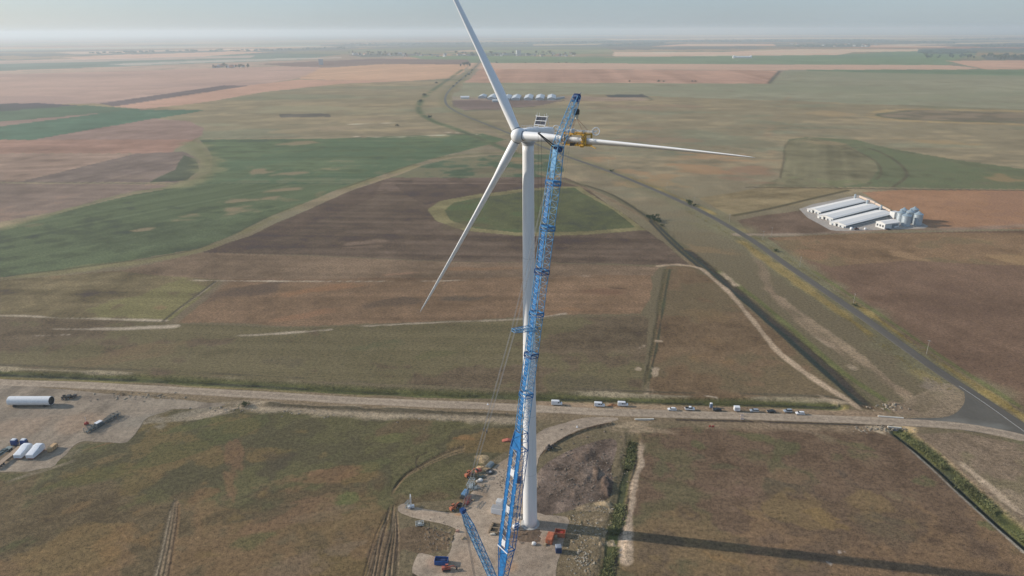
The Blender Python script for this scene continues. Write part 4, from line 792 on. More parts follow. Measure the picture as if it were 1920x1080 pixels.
truss(ms, L_(mb0), L_(q1), 1.6, .8, 3.0, 1.7, 2, .14, .07); truss(ms, L_(q1), L_(q2), 3.0, 1.7, 3.0, 1.7, 1.9, .15, .075); truss(ms, L_(q2), L_(MAST), 3.0, 1.7, 1.0, .8, 1.9, .14, .07)
mst = ms.build('derrick_mast', BLUE2, crane)
mp = MB(); md, mw, mhh = frame(mb0, MAST); mw = nh
for sgn in (-1, 1): panel(mp, L_(q1), L_(q2), .45, .45, .8, sh=sgn * 1.3); panel(mp, L_(q2), L_(MAST), .4, .4, .6, sh=sgn * .75)
mp.build('mast_walkway', BLUE, mst)
mg = MB(); panel(mg, L_(q1 + ml * .02), L_(q2), 1.9, 1.9, .35); mg.build('mast_grating', mat('grating_grey', (.22, .25, .3), .7, var=.5, scale=3), mst)
mt = MB(); mt.box(L_(MAST), (1.5, 1.5, 1.2), rz=.7); mt.build('mast_head', BLUED, mst)
# boom-back spreader and the lines
sp0 = CB + BDIR * ((SPR - CB).dot(BDIR) - .5); sp = MB()
truss(sp, L_(sp0 + BDIR * .3), L_(SPR), 2.6, 1.2, 1.8, .8, 1.4, .11, .06); spo = sp.build('line_spreader', BLUE2, crane)
pn = MB(); 
for sgn in (-.8, .8):
    a, b, c = L_(MAST) + nh * sgn * .7, L_(SPR) + nh * sgn, L_(on_plane(1050, 258)) + nh * sgn * .8
    for t in (0, .35): pn.tube(a + nh * t, b + nh * t, .05, n=5); pn.tube(b + nh * t, c + nh * t, .045, n=5)
    for f in (.45,): pn.box(a + (b - a) * f, (.35, .35, .9))
pn.build('pendant_line', WIRE, crane)
rv = MB()
for k in range(5): rv.tube(L_(MAST) + nh * (k - 2) * .3, L_(CB) - mh * 9.5 + nh * (k - 2) * .3 + Vector((0, 0, .6)), .035, n=4)
rv.build('reeving_rope', WIRE, crane)
hr = MB()
for k in range(2): hr.tube(jt + nh * (k - .5), bp(20) + nh * (k - .5) - mh * .6 + h_ * 1.9, .03, n=4)
hr.build('hoist_rope', WIRE, crane)
# tag-line arms below the boom head, with ropes straight down
ta_ = MB(); ap = L_(on_plane(1009, 250, .8)); aq = bp(BLN - .5) + nh * .8
for o_ in (0, .9): ta_.tube(aq + Vector((0, 0, o_ - .6)), ap + Vector((0, 0, o_ * .2)), .16, n=6)
ta_.tube(ap, ap + (aq - ap) * .15 + Vector((0, 0, .9)), .12); ta_.build('tagline_arm', DARK, crane)
tl = MB(); tl.tube(ap, ap - Vector((0, 0, 84)), .045, n=4); ap2 = ap + (aq - ap) * .13 ; tl.tube(ap2 + nh * -.4, ap2 + nh * -.4 - Vector((0, 0, 60)), .045, n=4); tl.build('tag_line', WIRED, crane)
# hook block hanging from the jib
HZ = 126.3 * SCL; hk = MB(); hc_ = Vector((TIP.x, TIP.y, HZ)) - CO
hk.box(hc_, (1.7, .7, 1.2), rz=atan2(mh.y, mh.x)); hk.lathe((0, 0, 0), [(.1, -.55), (.75, -.55), (.75, -.35), (.75, .35), (.75, .55), (.1, .55)], n=16, M=Matrix.Translation(hc_ + Vector((0, 0, .35))) @ R3.to_4x4()); hbk = hk.build('hook_block', DARK, crane, bevel=.06)
hk = MB(); hk.box(hc_ + Vector((0, 0, -.95)), (.9, .6, .75), taper=1.3); hk.lathe(hc_ + Vector((0, 0, -1.9)), [(.12, 0), (.42, .15), (.42, .45), (.12, .65)], n=12); hk.build('hook', mat('hook_cream', (.55, .52, .42), .6), hbk)
rp = MB()
for dx in (-.75, -.3, .3, .75): rp.tube(hc_ + mh * dx + Vector((0, 0, .7)), jt + mh * dx, .04, n=4)
rp.build('hook_rope', WIRED, crane)
# undercarriage, just outside the photograph
bd = MB(); az = atan2(mh.y, mh.x); RMZ = Matrix.Rotation(az, 4, 'Z')
bd.box((-3.5, 0, 2.9), (11, 3.6, 1.6), M=RMZ); bd.box((0, 0, 1.6), (5.5, 5.5, 1.0), M=RMZ); bd.build('superstructure', BLUE, crane, bevel=.1)
for sgn in (-1, 1):
    t_ = MB(); t_.box((0, sgn * 4.3, .75), (11.5, 1.7, 1.35), M=RMZ); t_.build('crawler_track', DARK, crane, bevel=.3)
ct = MB()
for k in range(6): ct.box((-8.6, 0, 2.6 + k * .75), (2.3, 7.5, .7), M=RMZ)
ct.build('counterweight', GREYP, crane, bevel=.05)
cbn = MB(); cbn.box((1.4, -2.9, 3.4), (2.6, 1.5, 2.4), M=RMZ); cbn.build('operator_cab', LGREY, crane, bevel=.15)

# ------------------------------------------------------------------ blade yoke hanging on the hook
YO = TB + HUB + d0 * (16.2 * SCL)
yoke = thing('blade_yoke', 'yellow blade-lifting yoke clamped round the right blade under the crane hook', 'lifting yoke', YO)
tz = va.cross(d0).normalized(); tz = tz if tz.z > 0 else -tz
def YP(a, b, c): return d0 * a + tz * b + va * c                       # along the blade, up, up the wind
def ybar(mb, p, q, r=.14): mb.tube(YP(*p), YP(*q), r, n=4)
ym = MB()
for a in (-3.6, 3.4):
    for (p, q) in (((a, 1.6, -2.7), (a, 1.6, 2.5)), ((a, -1.5, -2.7), (a, -1.5, 2.5)), ((a, 1.6, 2.5), (a, -1.5, 2.5)), ((a, 1.6, -2.7), (a, -1.5, -2.7)), ((a + .8, 1.5, 2.5), (a + .8, -1.4, 2.5))): ybar(ym, p, q, .36)
    ybar(ym, (a, .3, 2.7), (a + .8, -.9, 2.7), .16)
for b in (1.6, -1.55):
    for c in (2.3, -2.5): ybar(ym, (-3.6, b, c), (3.4, b, c), .32)
for a in (-2.2, -.4, 1.5): ybar(ym, (a, 1.6, -2.5), (a + 1, 1.6, 2.3), .2); ybar(ym, (a, -1.55, -2.5), (a + 1, -1.55, 2.3), .2); ybar(ym, (a, -1.55, 2.4), (a + .2, -.8, 2.5), .2)
for a in (2.7, 3.3): ym.box(YP(a, 1.9, 1.6), (.7, .5, .6)); ym.box(YP(a, -1.7, 2.3), (.6, .6, .7))
ym.box(YP(-3.2, 1.8, 1.9), (.9, .7, .6)); [ym.tube(YP(a, 1.75, c), YP(a + 1.6, 1.75, c), .3, n=4) for a in (-2.8, -1, .8) for c in (-1.6, 1.4)]; [ym.tube(YP(2.9, b, 2.6), YP(3.9, b, 2.6), .42, n=4) for b in (-1.3, -.4, .5, 1.4)]; [ym.tube(YP(-3.7, b, 2.6), YP(-2.9, b, 2.6), .3, n=4) for b in (-1.2, 1.2)]; ym.build('clamp_frame', YEL, yoke)
pb = MB(); pb.box(YP(0, -1.3, 2.5), (1.7, .8, .9)); pb.build('power_pack', mat('dark_machine', (.07, .06, .05), .6), yoke)
ya = MB(); ybar(ya, (3.4, -1.6, 2.3), (6.4, -1.5, 2.3), .18); ybar(ya, (6.2, -1.5, 2.3), (7.6, -2.1, 2.3), .16); ya.build('support_arm', YEL, yoke)
rv_ = MB(); ybar(rv_, (-5.6, 2.75, 2.0), (6.9, 2.65, 2.0), .17); ybar(rv_, (-5.6, 2.45, 2.0), (6.9, 2.35, 2.0), .07)
for a in (-3.2, -1, 3.1): ybar(rv_, (a, 2.7, 2.0), (a, 1.6, 2.0), .12)
rv_.build('reach_beam', LGREY, yoke)
bx = MB(); bx.box(YP(-.3, 2.5, 2.2), (1.0, 1.0, 1.1)); bx.build('control_cabinet', LGREY, yoke, bevel=.05)
for a in (-6.0, 7.2):
    wq = MB(); cc = YP(a, 2.7, 2.0); f1 = (Vector(CPOS) - (YO + cc)).normalized(); f1 = (va * .8 + d0 * .25).normalized(); e1 = f1.orthogonal().normalized(); e2 = f1.cross(e1)
    pts = [cc + (e1 * cos(t) + e2 * sin(t)) * 1.05 for t in np.linspace(0, 2 * pi, 21)]; wq.path(pts, .13, n=5)
    for t in np.linspace(0, pi, 4)[:-1]: wq.tube(cc + (e1 * cos(t) + e2 * sin(t)) * 1.0, cc - (e1 * cos(t) + e2 * sin(t)) * 1.0, .05, n=4)
    wq.tube(cc - f1 * .2, cc + f1 * .2, .22, n=8); wq.build('tagline_wheel', PALE, yoke)
sg = MB(); hw_ = Vector((TIP.x, TIP.y, HZ - 1.5)) - YO
for a in (-3.4, 3.4):
    for c in (2.0, -2.2): sg.tube(hw_, YP(a, 1.7, c), .05, n=4)
sg.build('sling', REDS, yoke)

# ------------------------------------------------------------------ vehicles
GLASS = mat('dark_glass', (.02, .025, .03), .15, var=.05, spec=.6); TYRE = mat('tyre', (.025, .025, .027), .85); LAMP = mat('lamp_glass', (.7, .7, .68), .2); REDL = mat('tail_lamp', (.35, .03, .02), .4)
CARM = {'white': mat('car_white', (.74, .75, .76), .3, var=.03), 'silver': mat('car_silver', (.42, .46, .5), .3, .4, var=.05), 'black': mat('car_black', (.018, .022, .025), .3, var=.05), 'blue': mat('truck_blue', (.015, .055, .2), .4), 'red': mat('paint_red', (.36, .05, .035), .5), 'orange': mat('paint_orange', (.46, .15, .075), .65, var=.3, scale=1), 'dkblue': mat('cabin_blue', (.02, .045, .12), .5), 'skip': mat('skip_blue', (.02, .1, .32), .5, var=.2, scale=1)}
def head(a, b):
    p, q = G(*a), G(*b); return atan2(q.y - p.y, q.x - p.x)
def wheels(t, xs, y, r, w):
    for x in xs:
        for s in (-1, 1):
            m = MB(); m.lathe((0, 0, 0), [(r * .3, -w / 2), (r * .93, -w / 2), (r, -w / 3), (r, w / 3), (r * .93, w / 2), (r * .3, w / 2)], n=14, M=Matrix.Translation((x, s * y, r)) @ Matrix.Rotation(pi / 2, 4, 'X'))
            wh = m.build('wheel', TYRE, t, smooth=False)
            h = MB(); h.lathe((0, 0, 0), [(.02, -.01), (r * .55, -.01), (r * .55, .02), (.02, .03)], n=10, M=Matrix.Translation((x, s * (y + w / 2 + .0), r)) @ Matrix.Rotation(-s * pi / 2, 4, 'X')); h.build('rim', STEEL, wh)
def shell(mb, prof, w, taper_z, tw):
    """side outline (x, z) made solid across the car; narrower above taper_z"""
    n = len(prof); zt = max(z for _, z in prof)
    def half(z): return w / 2 if z <= taper_z else w / 2 - (w / 2 - tw / 2) * (z - taper_z) / (zt - taper_z)
    vs = [(x, -half(z), z) for x, z in prof] + [(x, half(z), z) for x, z in prof]
    mb.add(vs, [(i, (i + 1) % n, n + (i + 1) % n, n + i) for i in range(n)] + [tuple(range(n - 1, -1, -1)), tuple(range(n, 2 * n))])
def car(name, label, x, y, hd, colour, kind='hatch', group=None, cat='car', s=1.0):
    c = G(x, y); c.z = .1
    t = thing(name, label, cat, c, hd, group); t.scale = (s, s, s); m = MB(); g = MB()
    if kind == 'van':
        L, W_, H_ = 5.7, 2.0, 2.5
        shell(m, [(-2.85, .4), (2.75, .4), (2.85, .8), (2.6, 1.15), (2.05, 1.3), (1.35, 2.3), (1.1, 2.45), (-2.75, 2.5), (-2.85, 2.3)], W_, 1.25, 1.75)
        shell(g, [(2.02, 1.36), (1.42, 2.22), (1.3, 2.22), (1.6, 1.36)], 1.86, 1.0, 1.72)
        for q in (-1, 1): g.box((.95, q * .955, 1.72), (.75, .06, .6)); 
        if label.find('windowed') >= 0:
            for q in (-1, 1): g.box((-.2, q * .96, 1.72), (1.1, .06, .6))
        wx, wr = (-1.75, 1.75), .36; lz, lx = .95, 2.72
    else:
        W_ = 1.82; L = 4.5
        top = {'hatch': [(-1.9, .95), (-1.65, 1.5), (.35, 1.52), (1.15, .95)], 'wagon': [(-2.15, .95), (-1.95, 1.5), (.3, 1.54), (1.2, .98)], 'saloon': [(-1.6, .98), (-.95, 1.46), (.35, 1.48), (1.15, .96)], 'pickup': [(-.55, 1.05), (-.45, 1.75), (.75, 1.78), (1.4, 1.08)], 'suv': [(-2.0, 1.05), (-1.85, 1.72), (.4, 1.75), (1.15, 1.08)]}[kind]
        hi = .1 if kind in ('suv', 'pickup') else 0
        m.prism([(-2.2, .35 + hi), (2.15, .35 + hi), (2.25, .6 + hi), (2.15, .85 + hi), (1.2, .98 + hi), (-1.7 if kind == 'saloon' else -2.1, .98 + hi), (-2.25, .8 + hi)], -W_ / 2, W_ / 2, 'y')
        r = MB()
        (a, az_), (b, bz), (c_, cz_), (d, dz) = top
        shell(m, [(a + .12, az_), (b + .05, bz), (c_ - .05, cz_), (d - .3, dz)], W_ - .3, az_, W_ - .5)
        shell(g, [(a + .06, az_ + .04), (b + .02, bz - .07), (c_ + .0, cz_ - .07), (d - .1, dz + .04)], W_ - .12, az_, W_ - .42)
        if kind == 'pickup':
            bd_ = MB(); bd_.box((-1.35, 0, 1.14), (1.5, 1.4, .12)); bd_.box((-1.5, .2, 1.3), (.7, .8, .3)); bd_.build('load_bed', DARK, t)
        wx, wr = (-1.35, 1.4), .34 + hi * .5; lz, lx = .72 + hi, 2.2
    body = m.build('body', CARM[colour], t, bevel=.06); g.build('windows', GLASS, t)
    wheels(t, wx, W_ / 2 - .12, wr, .22)
    for q in (-1, 1):
        l = MB(); l.box((lx, q * (W_ / 2 - .3), lz), (.1, .38, .18)); l.build('headlight', LAMP, t)
        l = MB(); l.box((-lx - .03, q * (W_ / 2 - .2), lz + .1), (.08, .2, .3)); l.build('tail_light', REDL, t)
    return t
H0 = head((1250, 776), (1550, 785))
GV = 'vehicles parked along the site road'
car('parked_van', 'plain white panel van parked nearest the turbine tower on the site road', 1044, 759, H0, 'white', 'van', GV, 'van', 1.0)
car('parked_van', 'windowed white van parked behind the brown soil heap', 1124, 762, H0 - .05, 'white', 'van', GV, 'van', .95)
car('parked_van', 'windowed white van parked just ahead of the brown soil heap', 1168, 761, H0, 'white', 'van', GV, 'van', .95)
car('parked_car', 'white car facing left at the left end of the row of cars', 1260, 769.5, pi + H0, 'white', 'hatch', GV)
car('parked_pickup', 'white pickup truck with dark loaded bed in the row of cars', 1293, 769, H0, 'white', 'pickup', GV, 'pickup', 1.12)
car('parked_car', 'black car parked in front of the small blue toilet cabin', 1344, 770.5, pi + H0, 'black', 'hatch', GV)
car('parked_car', 'silver estate car parked to the right of the white box trailer', 1414, 772, pi + H0, 'silver', 'wagon', GV)
car('parked_car', 'black car parked between two silver cars', 1446, 773.5, pi + H0, 'black', 'saloon', GV)
car('parked_car', 'silver off-road car parked next to the last white car', 1477, 773, pi + H0 + .1, 'silver', 'suv', GV)
car('parked_car', 'white estate car at the right end of the row of cars', 1500, 777, pi + H0, 'white', 'wagon', GV)
def cabin(name, label, x, y, hd, d, m, roof, group=None, cat='toilet cabin'):
    c = G(x, y); c.z = .08; t = thing(name, label, cat, c, hd, group)
    b = MB(); b.box((0, 0, d[2] / 2), (d[0], d[1], d[2])); b.build('wall', m, t, bevel=.04)
    r = MB(); r.lathe((0, 0, 0), [(d[0] * .72, d[2] + .01), (d[0] * .6, d[2] + .2), (.1, d[2] + .3)], n=4, M=Matrix.Rotation(pi / 4, 4, 'Z')); r.build('roof', roof, t)
    dr = MB(); dr.box((d[0] / 2 + .02, 0, d[2] * .47), (.05, d[1] * .7, d[2] * .85)); dm_ = dr.build('door', m, t); h = MB(); h.box((d[0] / 2 + .06, d[1] * .28, d[2] * .48), (.05, .05, .2)); h.build('handle', STEEL, dm_)
    return t
cabin('toilet_cabin', 'small blue toilet cabin with white roof behind the black car', 1333, 764, H0, (1.3, 1.3, 2.3), mat('cabin_grey_blue', (.2, .27, .38), .5), CARM['white'])
c = G(1381, 771); c.z = .1; t = thing('box_trailer', 'white box trailer parked in the row of cars', 'trailer', c, H0)
m = MB(); m.box((0, 0, 1.65), (2.9, 2.1, 2.1)); bo = m.build('body', CARM['white'], t, bevel=.05)
m = MB(); m.box((0, -1.06, 1.6), (1.5, .03, 1.6)); m.build('door', mat('trailer_panel', (.6, .6, .62), .5), bo)
m = MB(); m.box((0, 0, .5), (2.8, 1.4, .16)); m.tube((1.4, -.5, .5), (2.8, 0, .5), .06); m.tube((1.4, .5, .5), (2.8, 0, .5), .06); m.build('chassis', DARK, t); wheels(t, (0,), .95, .35, .22)
def rubble(name, label, x, y, rx, ry, h, rgb, cat='soil heap', seed=1, n=18, z=0.0, kind=None, m_=None):
    c = G(x, y); c.z = z - .05; px_ = (G(x + 1, y) - G(x, y)).length
    rng = np.random.default_rng(seed); th = np.linspace(0, 2 * pi, 29)[:-1]; rings = []
    for f in (1, .85, .65, .42, .2, .02):
        ring = []
        for a in th:
            j = 1 + .22 * sin(a * 3 + seed) + rng.uniform(-.14, .14)
            ring.append((cos(a) * rx * f * j, sin(a) * ry * f * j, h * (1 - f ** 1.4) * (1 + rng.uniform(-.22, .22)) if f < 1 else -.1))
        rings.append(ring)
    b = MB(); b.loft(rings); o = b.build(name, m_ or mat(name + '_%d_%d_%d' % rgb, tuple(np.asarray(lin(rgb)) / KILL), .95, var=.35, scale=1.4, bump=.6), loc=c); return tag(o, label, cat)
rubble('soil_heap', 'low brown soil heap between two white vans', 1149, 760, 3.2, 1.6, .9, (128, 96, 70), seed=3)
def block(name, label, cat, x, y, d, m, hd=0.0, z=.08, group=None, bevel=.05, part=None):
    c = G(x, y); c.z = z; b = MB(); b.box((0, 0, d[2] / 2), d); o = b.build(name, m, bevel=bevel, loc=c); o.rotation_euler.z = hd; return tag(o, label, cat, group)
def barrier(x, y, label):
    c = G(x, y); c.z = .1; b = MB(); b.prism([(-.45, 0), (.45, 0), (.4, .25), (.16, .45), (.1, 1.05), (-.1, 1.05), (-.16, .45), (-.4, .25)], -.9, .9, 'y'); o = b.build('concrete_barrier', mat('barrier_pale', (.6, .48, .4), .8), loc=c); o.rotation_euler.z = H0 + pi / 2; tag(o, label, 'barrier', 'barriers on the site road')
barrier(1391, 780.5, 'pale concrete barrier on the road below the box trailer, the farther one'); barrier(1391, 786.5, 'pale concrete barrier on the near edge of the road below the box trailer')
for x, y, l in ((1331, 800, 'small red plastic barrier in the grass, the left one'), (1337, 800.5, 'slightly longer red plastic barrier in the grass, the right one')):
    c = G(x, y); b = MB(); b.box((0, 0, .45), (1.2 if x > 1333 else .7, .35, .7)); b.box((0, 0, .06), (.9, .6, .12)); o = b.build('plastic_barrier', CARM['red'], loc=c, bevel=.04); tag(o, l, 'barrier', 'red barriers in the grass')
for x, y, l in ((1082, 801, 'small white marker post on the curved access track'), (914.5, 759, 'small white marker post on the site road left of the tower')):
    c = G(x, y); c.z = .06; b = MB(); b.lathe((0, 0, 0), [(.5, 0), (.5, .08), (.22, .1), (.16, .9), (.02, 1.0)], n=12); tag(b.build('marker_post', CARM['white'], loc=c), l, 'marker')
# culverts
def culvert(x1, y1, x2, y2, label, dark):
    p, q = G(x1, y1), G(x2, y2); hd = atan2(q.y - p.y, q.x - p.x); L = (q - p).length; t = thing('culvert', label, 'culvert', (p + q) / 2, hd)
    b = MB(); b.box((0, 0, .05), (L, .7, .9)); b.build('parapet', mat('pale_concrete', (.6, .57, .5), .9, var=.12), t, bevel=.04)
    if dark:
        b = MB(); b.lathe((0, -.5, -.25), [(.6, -.5), (.8, -.5), (.8, .5), (.6, .5)], n=16, M=Matrix.Rotation(pi / 2, 4, 'X') @ Matrix.Translation((0, 0, 0))); b.build('pipe_mouth', DARK, t)
        b = MB(); b.add([(-L * .42, -.4, .3), (L * .42, -.4, .3), (0.6, -2.2, -.55), (-.6, -2.2, -.55)], [(0, 1, 2, 3)]); b.build('apron', mat('culvert_dark', (.13, .13, .12), .8), t)  # dark V-shaped sheet below the parapet, for the culvert opening
culvert(1190, 787, 1226, 786.5, 'pale concrete culvert edge with dark mouth beside the site road', True)
culvert(1646, 781, 1694, 784.5, 'long pale concrete parapet on the far side of the road near the junction', False)
culvert(1664, 801, 1690, 803, 'grey culvert mouth at the head of the reedy ditch', True)

# ------------------------------------------------------------------ laydown yard
def along(p, q): a, b = G(*p), G(*q); return (a + b) / 2, (b - a).length, atan2(b.y - a.y, b.x - a.x)
c, L, hd = along((21, 760), (99, 760)); R_ = 2.35
ts = thing('tower_section', 'white steel tower section lying on its side in the laydown yard', 'tower section', (c.x, c.y, .1), hd)
ax = Matrix.Translation((0, 0, R_ + .35)) @ Matrix.Rotation(pi / 2, 4, 'Y')
b = MB(); b.lathe((0, 0, 0), [(R_ - .12, -L / 2 + .5), (R_ - .12, -L / 2), (R_, -L / 2), (R_, L / 2), (R_ - .12, L / 2), (R_ - .12, -L / 2 + .6)], n=48, M=ax, caps=False); b.build('shell', WHITE, ts, smooth=False)
b = MB(); b.lathe((0, 0, 0), [(.02, L / 2 - 1.4), (R_ - .14, L / 2 - 1.4), (R_ - .14, L / 2 - .02)], n=32, M=ax, caps=False); b.build('open_end_shade', mat('open_end_dark', (.035, .04, .05), .7), ts)  # dark lining: shade inside the open tube end, put in as colour
b = MB(); b.lathe((0, 0, 0), [(.02, -L / 2 + .7), (R_ - .14, -L / 2 + .7)], n=32, M=ax, caps=False); b.build('end_sheet', LGREY, ts)
for x in (-L * .36, L * .36):
    b = MB(); b.box((x, 0, .3), (1.0, 4.6, .6)); b.box((x, -1.9, .8), (.9, .7, .8)); b.box((x, 1.9, .8), (.9, .7, .8)); b.build('cradle', DARK, ts)
def dolly(x, y, s, label, hd):
    c = G(x, y); c.z = .1; t = thing('trailer_dolly', label, 'dolly', c, hd); t.scale = (s, s, s)
    b = MB(); b.box((0, 0, .95), (4.6, 1.0, .4)); b.box((.8, 0, 1.4), (1.8, 2.2, .6)); b.tube((2.2, 0, .9), (4.0, 0, .7), .12); b.box((-1.2, .6, 1.5), (1.2, .5, .7)); b.build('chassis', DARK, t, bevel=.03); wheels(t, (-1.4, -.2, 1.0), 1.0, .5, .4)
dolly(126, 748, 1.15, 'black wheeled dolly to the right of the tower section', .2); dolly(139, 745, .75, 'smaller black dolly just behind the larger black dolly', 1.2)
def truck(x1, y1, x2, y2, lt, lb, load, ltl):
    """lorry cab at the first point, its trailer back to the second"""
    p, q = G(x1, y1), G(x2, y2); hd = atan2(p.y - q.y, p.x - q.x); L = (p - q).length
    t = thing('lorry', lt, 'lorry', (p.x, p.y, .1), hd)
    b = MB(); shell(b, [(-1.1, .6), (1.1, .6), (1.2, 1.4), (1.0, 2.8), (.7, 3.3), (-1.0, 3.35), (-1.1, 2.6)], 2.5, 2.2, 2.3); cb_ = b.build('cab', CARM['blue'], t, bevel=.08)
    b = MB(); b.box((0, 0, 3.5), (1.7, 2.1, .35), taper=.8); b.build('roof_fairing', CARM['white'], cb_)
    b = MB(); b.box((1.12, 0, 2.1), (.14, 2.2, .9)); b.box((.5, 1.22, 2.1), (.8, .08, .7)); b.box((.5, -1.22, 2.1), (.8, .08, .7)); b.build('windscreen', GLASS, cb_)
    b = MB(); b.box((-2.6, 0, .85), (5.6, 1.0, .4)); b.build('chassis', DARK, t); wheels(t, (.2, -3.4, -4.6), 1.05, .5, .4)
    b = MB(); b.box((-2.4 - (L - 2.4) / 2, 0, 1.3), (L - 2.4, 2.55, .25)); dk = b.build('trailer_deck', load, t)
    tr_ = thing('lorry_trailer', ltl, 'trailer', (p.x, p.y, .1), hd)
    dk.parent = tr_; dk.name = 'deck'
    b = MB(); b.box((-2.4 - (L - 2.4) / 2, 0, 1.0), (L - 2.6, .9, .4)); b.build('frame', DARK, tr_); wheels(tr_, (-L + 1, -L + 2.4, -L + 3.8), 1.05, .48, .4)
    return tr_
WOOD = mat('deck_wood', (.36, .27, .19), .85, var=.25, scale=1.2, stretch=(.2, 3, 1)); DECKG = mat('deck_green_grey', (.2, .25, .25), .8, var=.3, scale=2)
tr1 = truck(29, 836, -36, 885, 'blue lorry with white roof, left of the two in the yard', '', DECKG, 'grey-green lorry trailer with a dark frame load behind the left lorry')
tr2 = truck(47, 836, -8, 881, 'blue lorry with white roof, right of the two in the yard', '', WOOD, 'flat wooden-decked lorry trailer behind the right lorry')
b = MB()
for k in range(6): b.box((-5.5 - k * 1.1, 0, 1.75 + .2 * (k % 2)), (.9, 2.0, .6)); b.tube((-5 - k, -1, 1.5), (-6 - k, 1, 2.2), .1)
b.build('frame_load', mat('dark_green_steel', (.05, .08, .085), .6), tr1)
WRAP = mat('white_wrap', (.74, .77, .8), .55, var=.08, scale=1.5, bump=.5)
for (p, q, l) in (((34, 862), (57, 843), 'white shrink-wrapped load beside the wooden-decked trailer'), ((57, 862), (80, 843), 'white shrink-wrapped load nearest the wooden crate')):
    c, L, hd = along(p, q); t = thing('wrapped_load', l, 'wrapped load', (c.x, c.y, .1), hd, 'white wrapped loads in the yard')
    b = MB(); P2 = [(-L / 2, .7), (L / 2, .7), (L / 2, 3.2), (L * .42, 3.9), (L * .16, 4.0), (L * .05, 3.5), (-L * .1, 3.2), (-L * .25, 3.0), (-L * .42, 2.7), (-L / 2, 2.3)]
    rings = []
    for yy, sc in ((-1.75, .93), (-1.55, 1), (-.6, 1.02), (.6, 1.02), (1.55, 1), (1.75, .93)): rings.append([(x, yy, .7 + (z - .7) * sc) for x, z in P2])
    b.loft(rings); b.build('wrapping', WRAP, t)
    b = MB(); b.box((0, 0, .4), (L * .96, 2.6, .55)); b.build('transport_frame', mat('frame_rust', (.3, .1, .06), .8), t)
c, L, hd = along((93, 849), (106, 838)); t = thing('wooden_crate', 'long pale wooden crate standing at the yard edge', 'crate', (c.x, c.y, .05), hd)
b = MB(); b.box((0, 0, 1.25), (L, 1.9, 1.9)); b.build('box', mat('pine_board', (.5, .33, .17), .8, var=.2, stretch=(.3, 3, 3)), t, bevel=.03)
b = MB()
for x in (-.45, -.15, .15, .45):
    for s_ in (-1, 1): b.box((x * L, s_ * .98, 1.25), (.15, .06, 1.9))
for s_ in (-1, 1): b.box((0, s_ * .5, .18), (L, .2, .24))
b.build('batten', mat('brown_batten', (.28, .13, .06), .8), t)
def rack(x, y, hd, s, label):
    c = G(x, y); c.z = .1; b = MB(); w, d, h = 3.2 * s, 2.2 * s, 1.7 * s * random.uniform(.7, 1.35)
    for X_ in (-w / 2, 0, w / 2):
        for Y_ in (-d / 2, d / 2): b.tube((X_, Y_, 0), (X_, Y_, h), .09, n=4)
        b.tube((X_, -d / 2, h), (X_, d / 2, h), .08, n=4); b.tube((X_, -d / 2, .3), (X_, d / 2, h), .06, n=4)
    for Y_ in (-d / 2, d / 2):
        for zz in (.15, h): b.tube((-w / 2, Y_, zz), (w / 2, Y_, zz), .09, n=4)
        b.tube((-w / 2, Y_, .2), (0, Y_, h), .07, n=4); b.tube((0, Y_, .2), (w / 2, Y_, h), .07, n=4)
    b.box((0, 0, .5 * s), (w * .8, d * .5, .35)); b.box((w * .2, .1, .95 * s), (w * .5, d * .4, .3))
    o = b.build('steel_rack', mat('rack_dark_grey', (.13, .15, .15), .7, .1, var=.5, scale=1.5), loc=c); o.rotation_euler.z = hd; return tag(o, label, 'steel rack', 'row of steel racks in the yard')
hr_ = head((170, 808), (216, 783))
RL = ('lowest grey steel rack at the near end of the row', 'second grey steel rack from the near end of the row', 'third grey steel rack from the near end of the row', 'grey steel rack just below the white-topped box', 'grey steel rack just above the white-topped box', 'third grey steel rack from the far end of the row', 'second grey steel rack from the far end of the row', 'farthest grey steel rack at the upper end of the row')
for k in range(8):
    f = (0, .14, .27, .40, .60, .74, .87, 1)[k]; rack(168 + 50 * f, 809.5 - 27.5 * f, hr_ + random.uniform(-.15, .15), random.uniform(.9, 1.15), RL[k])
c = G(186, 798); t = thing('storage_box', 'white-topped box standing in the middle of the steel rack row', 'storage box', (c.x, c.y, .1), hr_)
b = MB(); b.box((0, 0, 1), (3, 2, 1.9)); b.build('box', mat('box_grey', (.2, .22, .23), .6), t, bevel=.04); b = MB(); b.box((0, 0, 2.02), (3.1, 2.1, .14)); b.build('lid', CARM['white'], t)
c = G(163, 797); t = thing('pump_unit', 'small red pump with upright pole beside the steel racks', 'pump', (c.x, c.y, .1), .4)
b = MB(); b.box((0, 0, .8), (1.9, 1.1, 1.0)); b.lathe((.2, 0, 1.2), [(.4, 0), (.4, .6), (.1, .8)], n=10); b.build('body', CARM['red'], t, bevel=.05); b = MB(); b.tube((0, .2, 1.2), (0, .2, 4.6), .07); b.build('pole', PALE, t); wheels(t, (-.5, .5), .6, .3, .18)

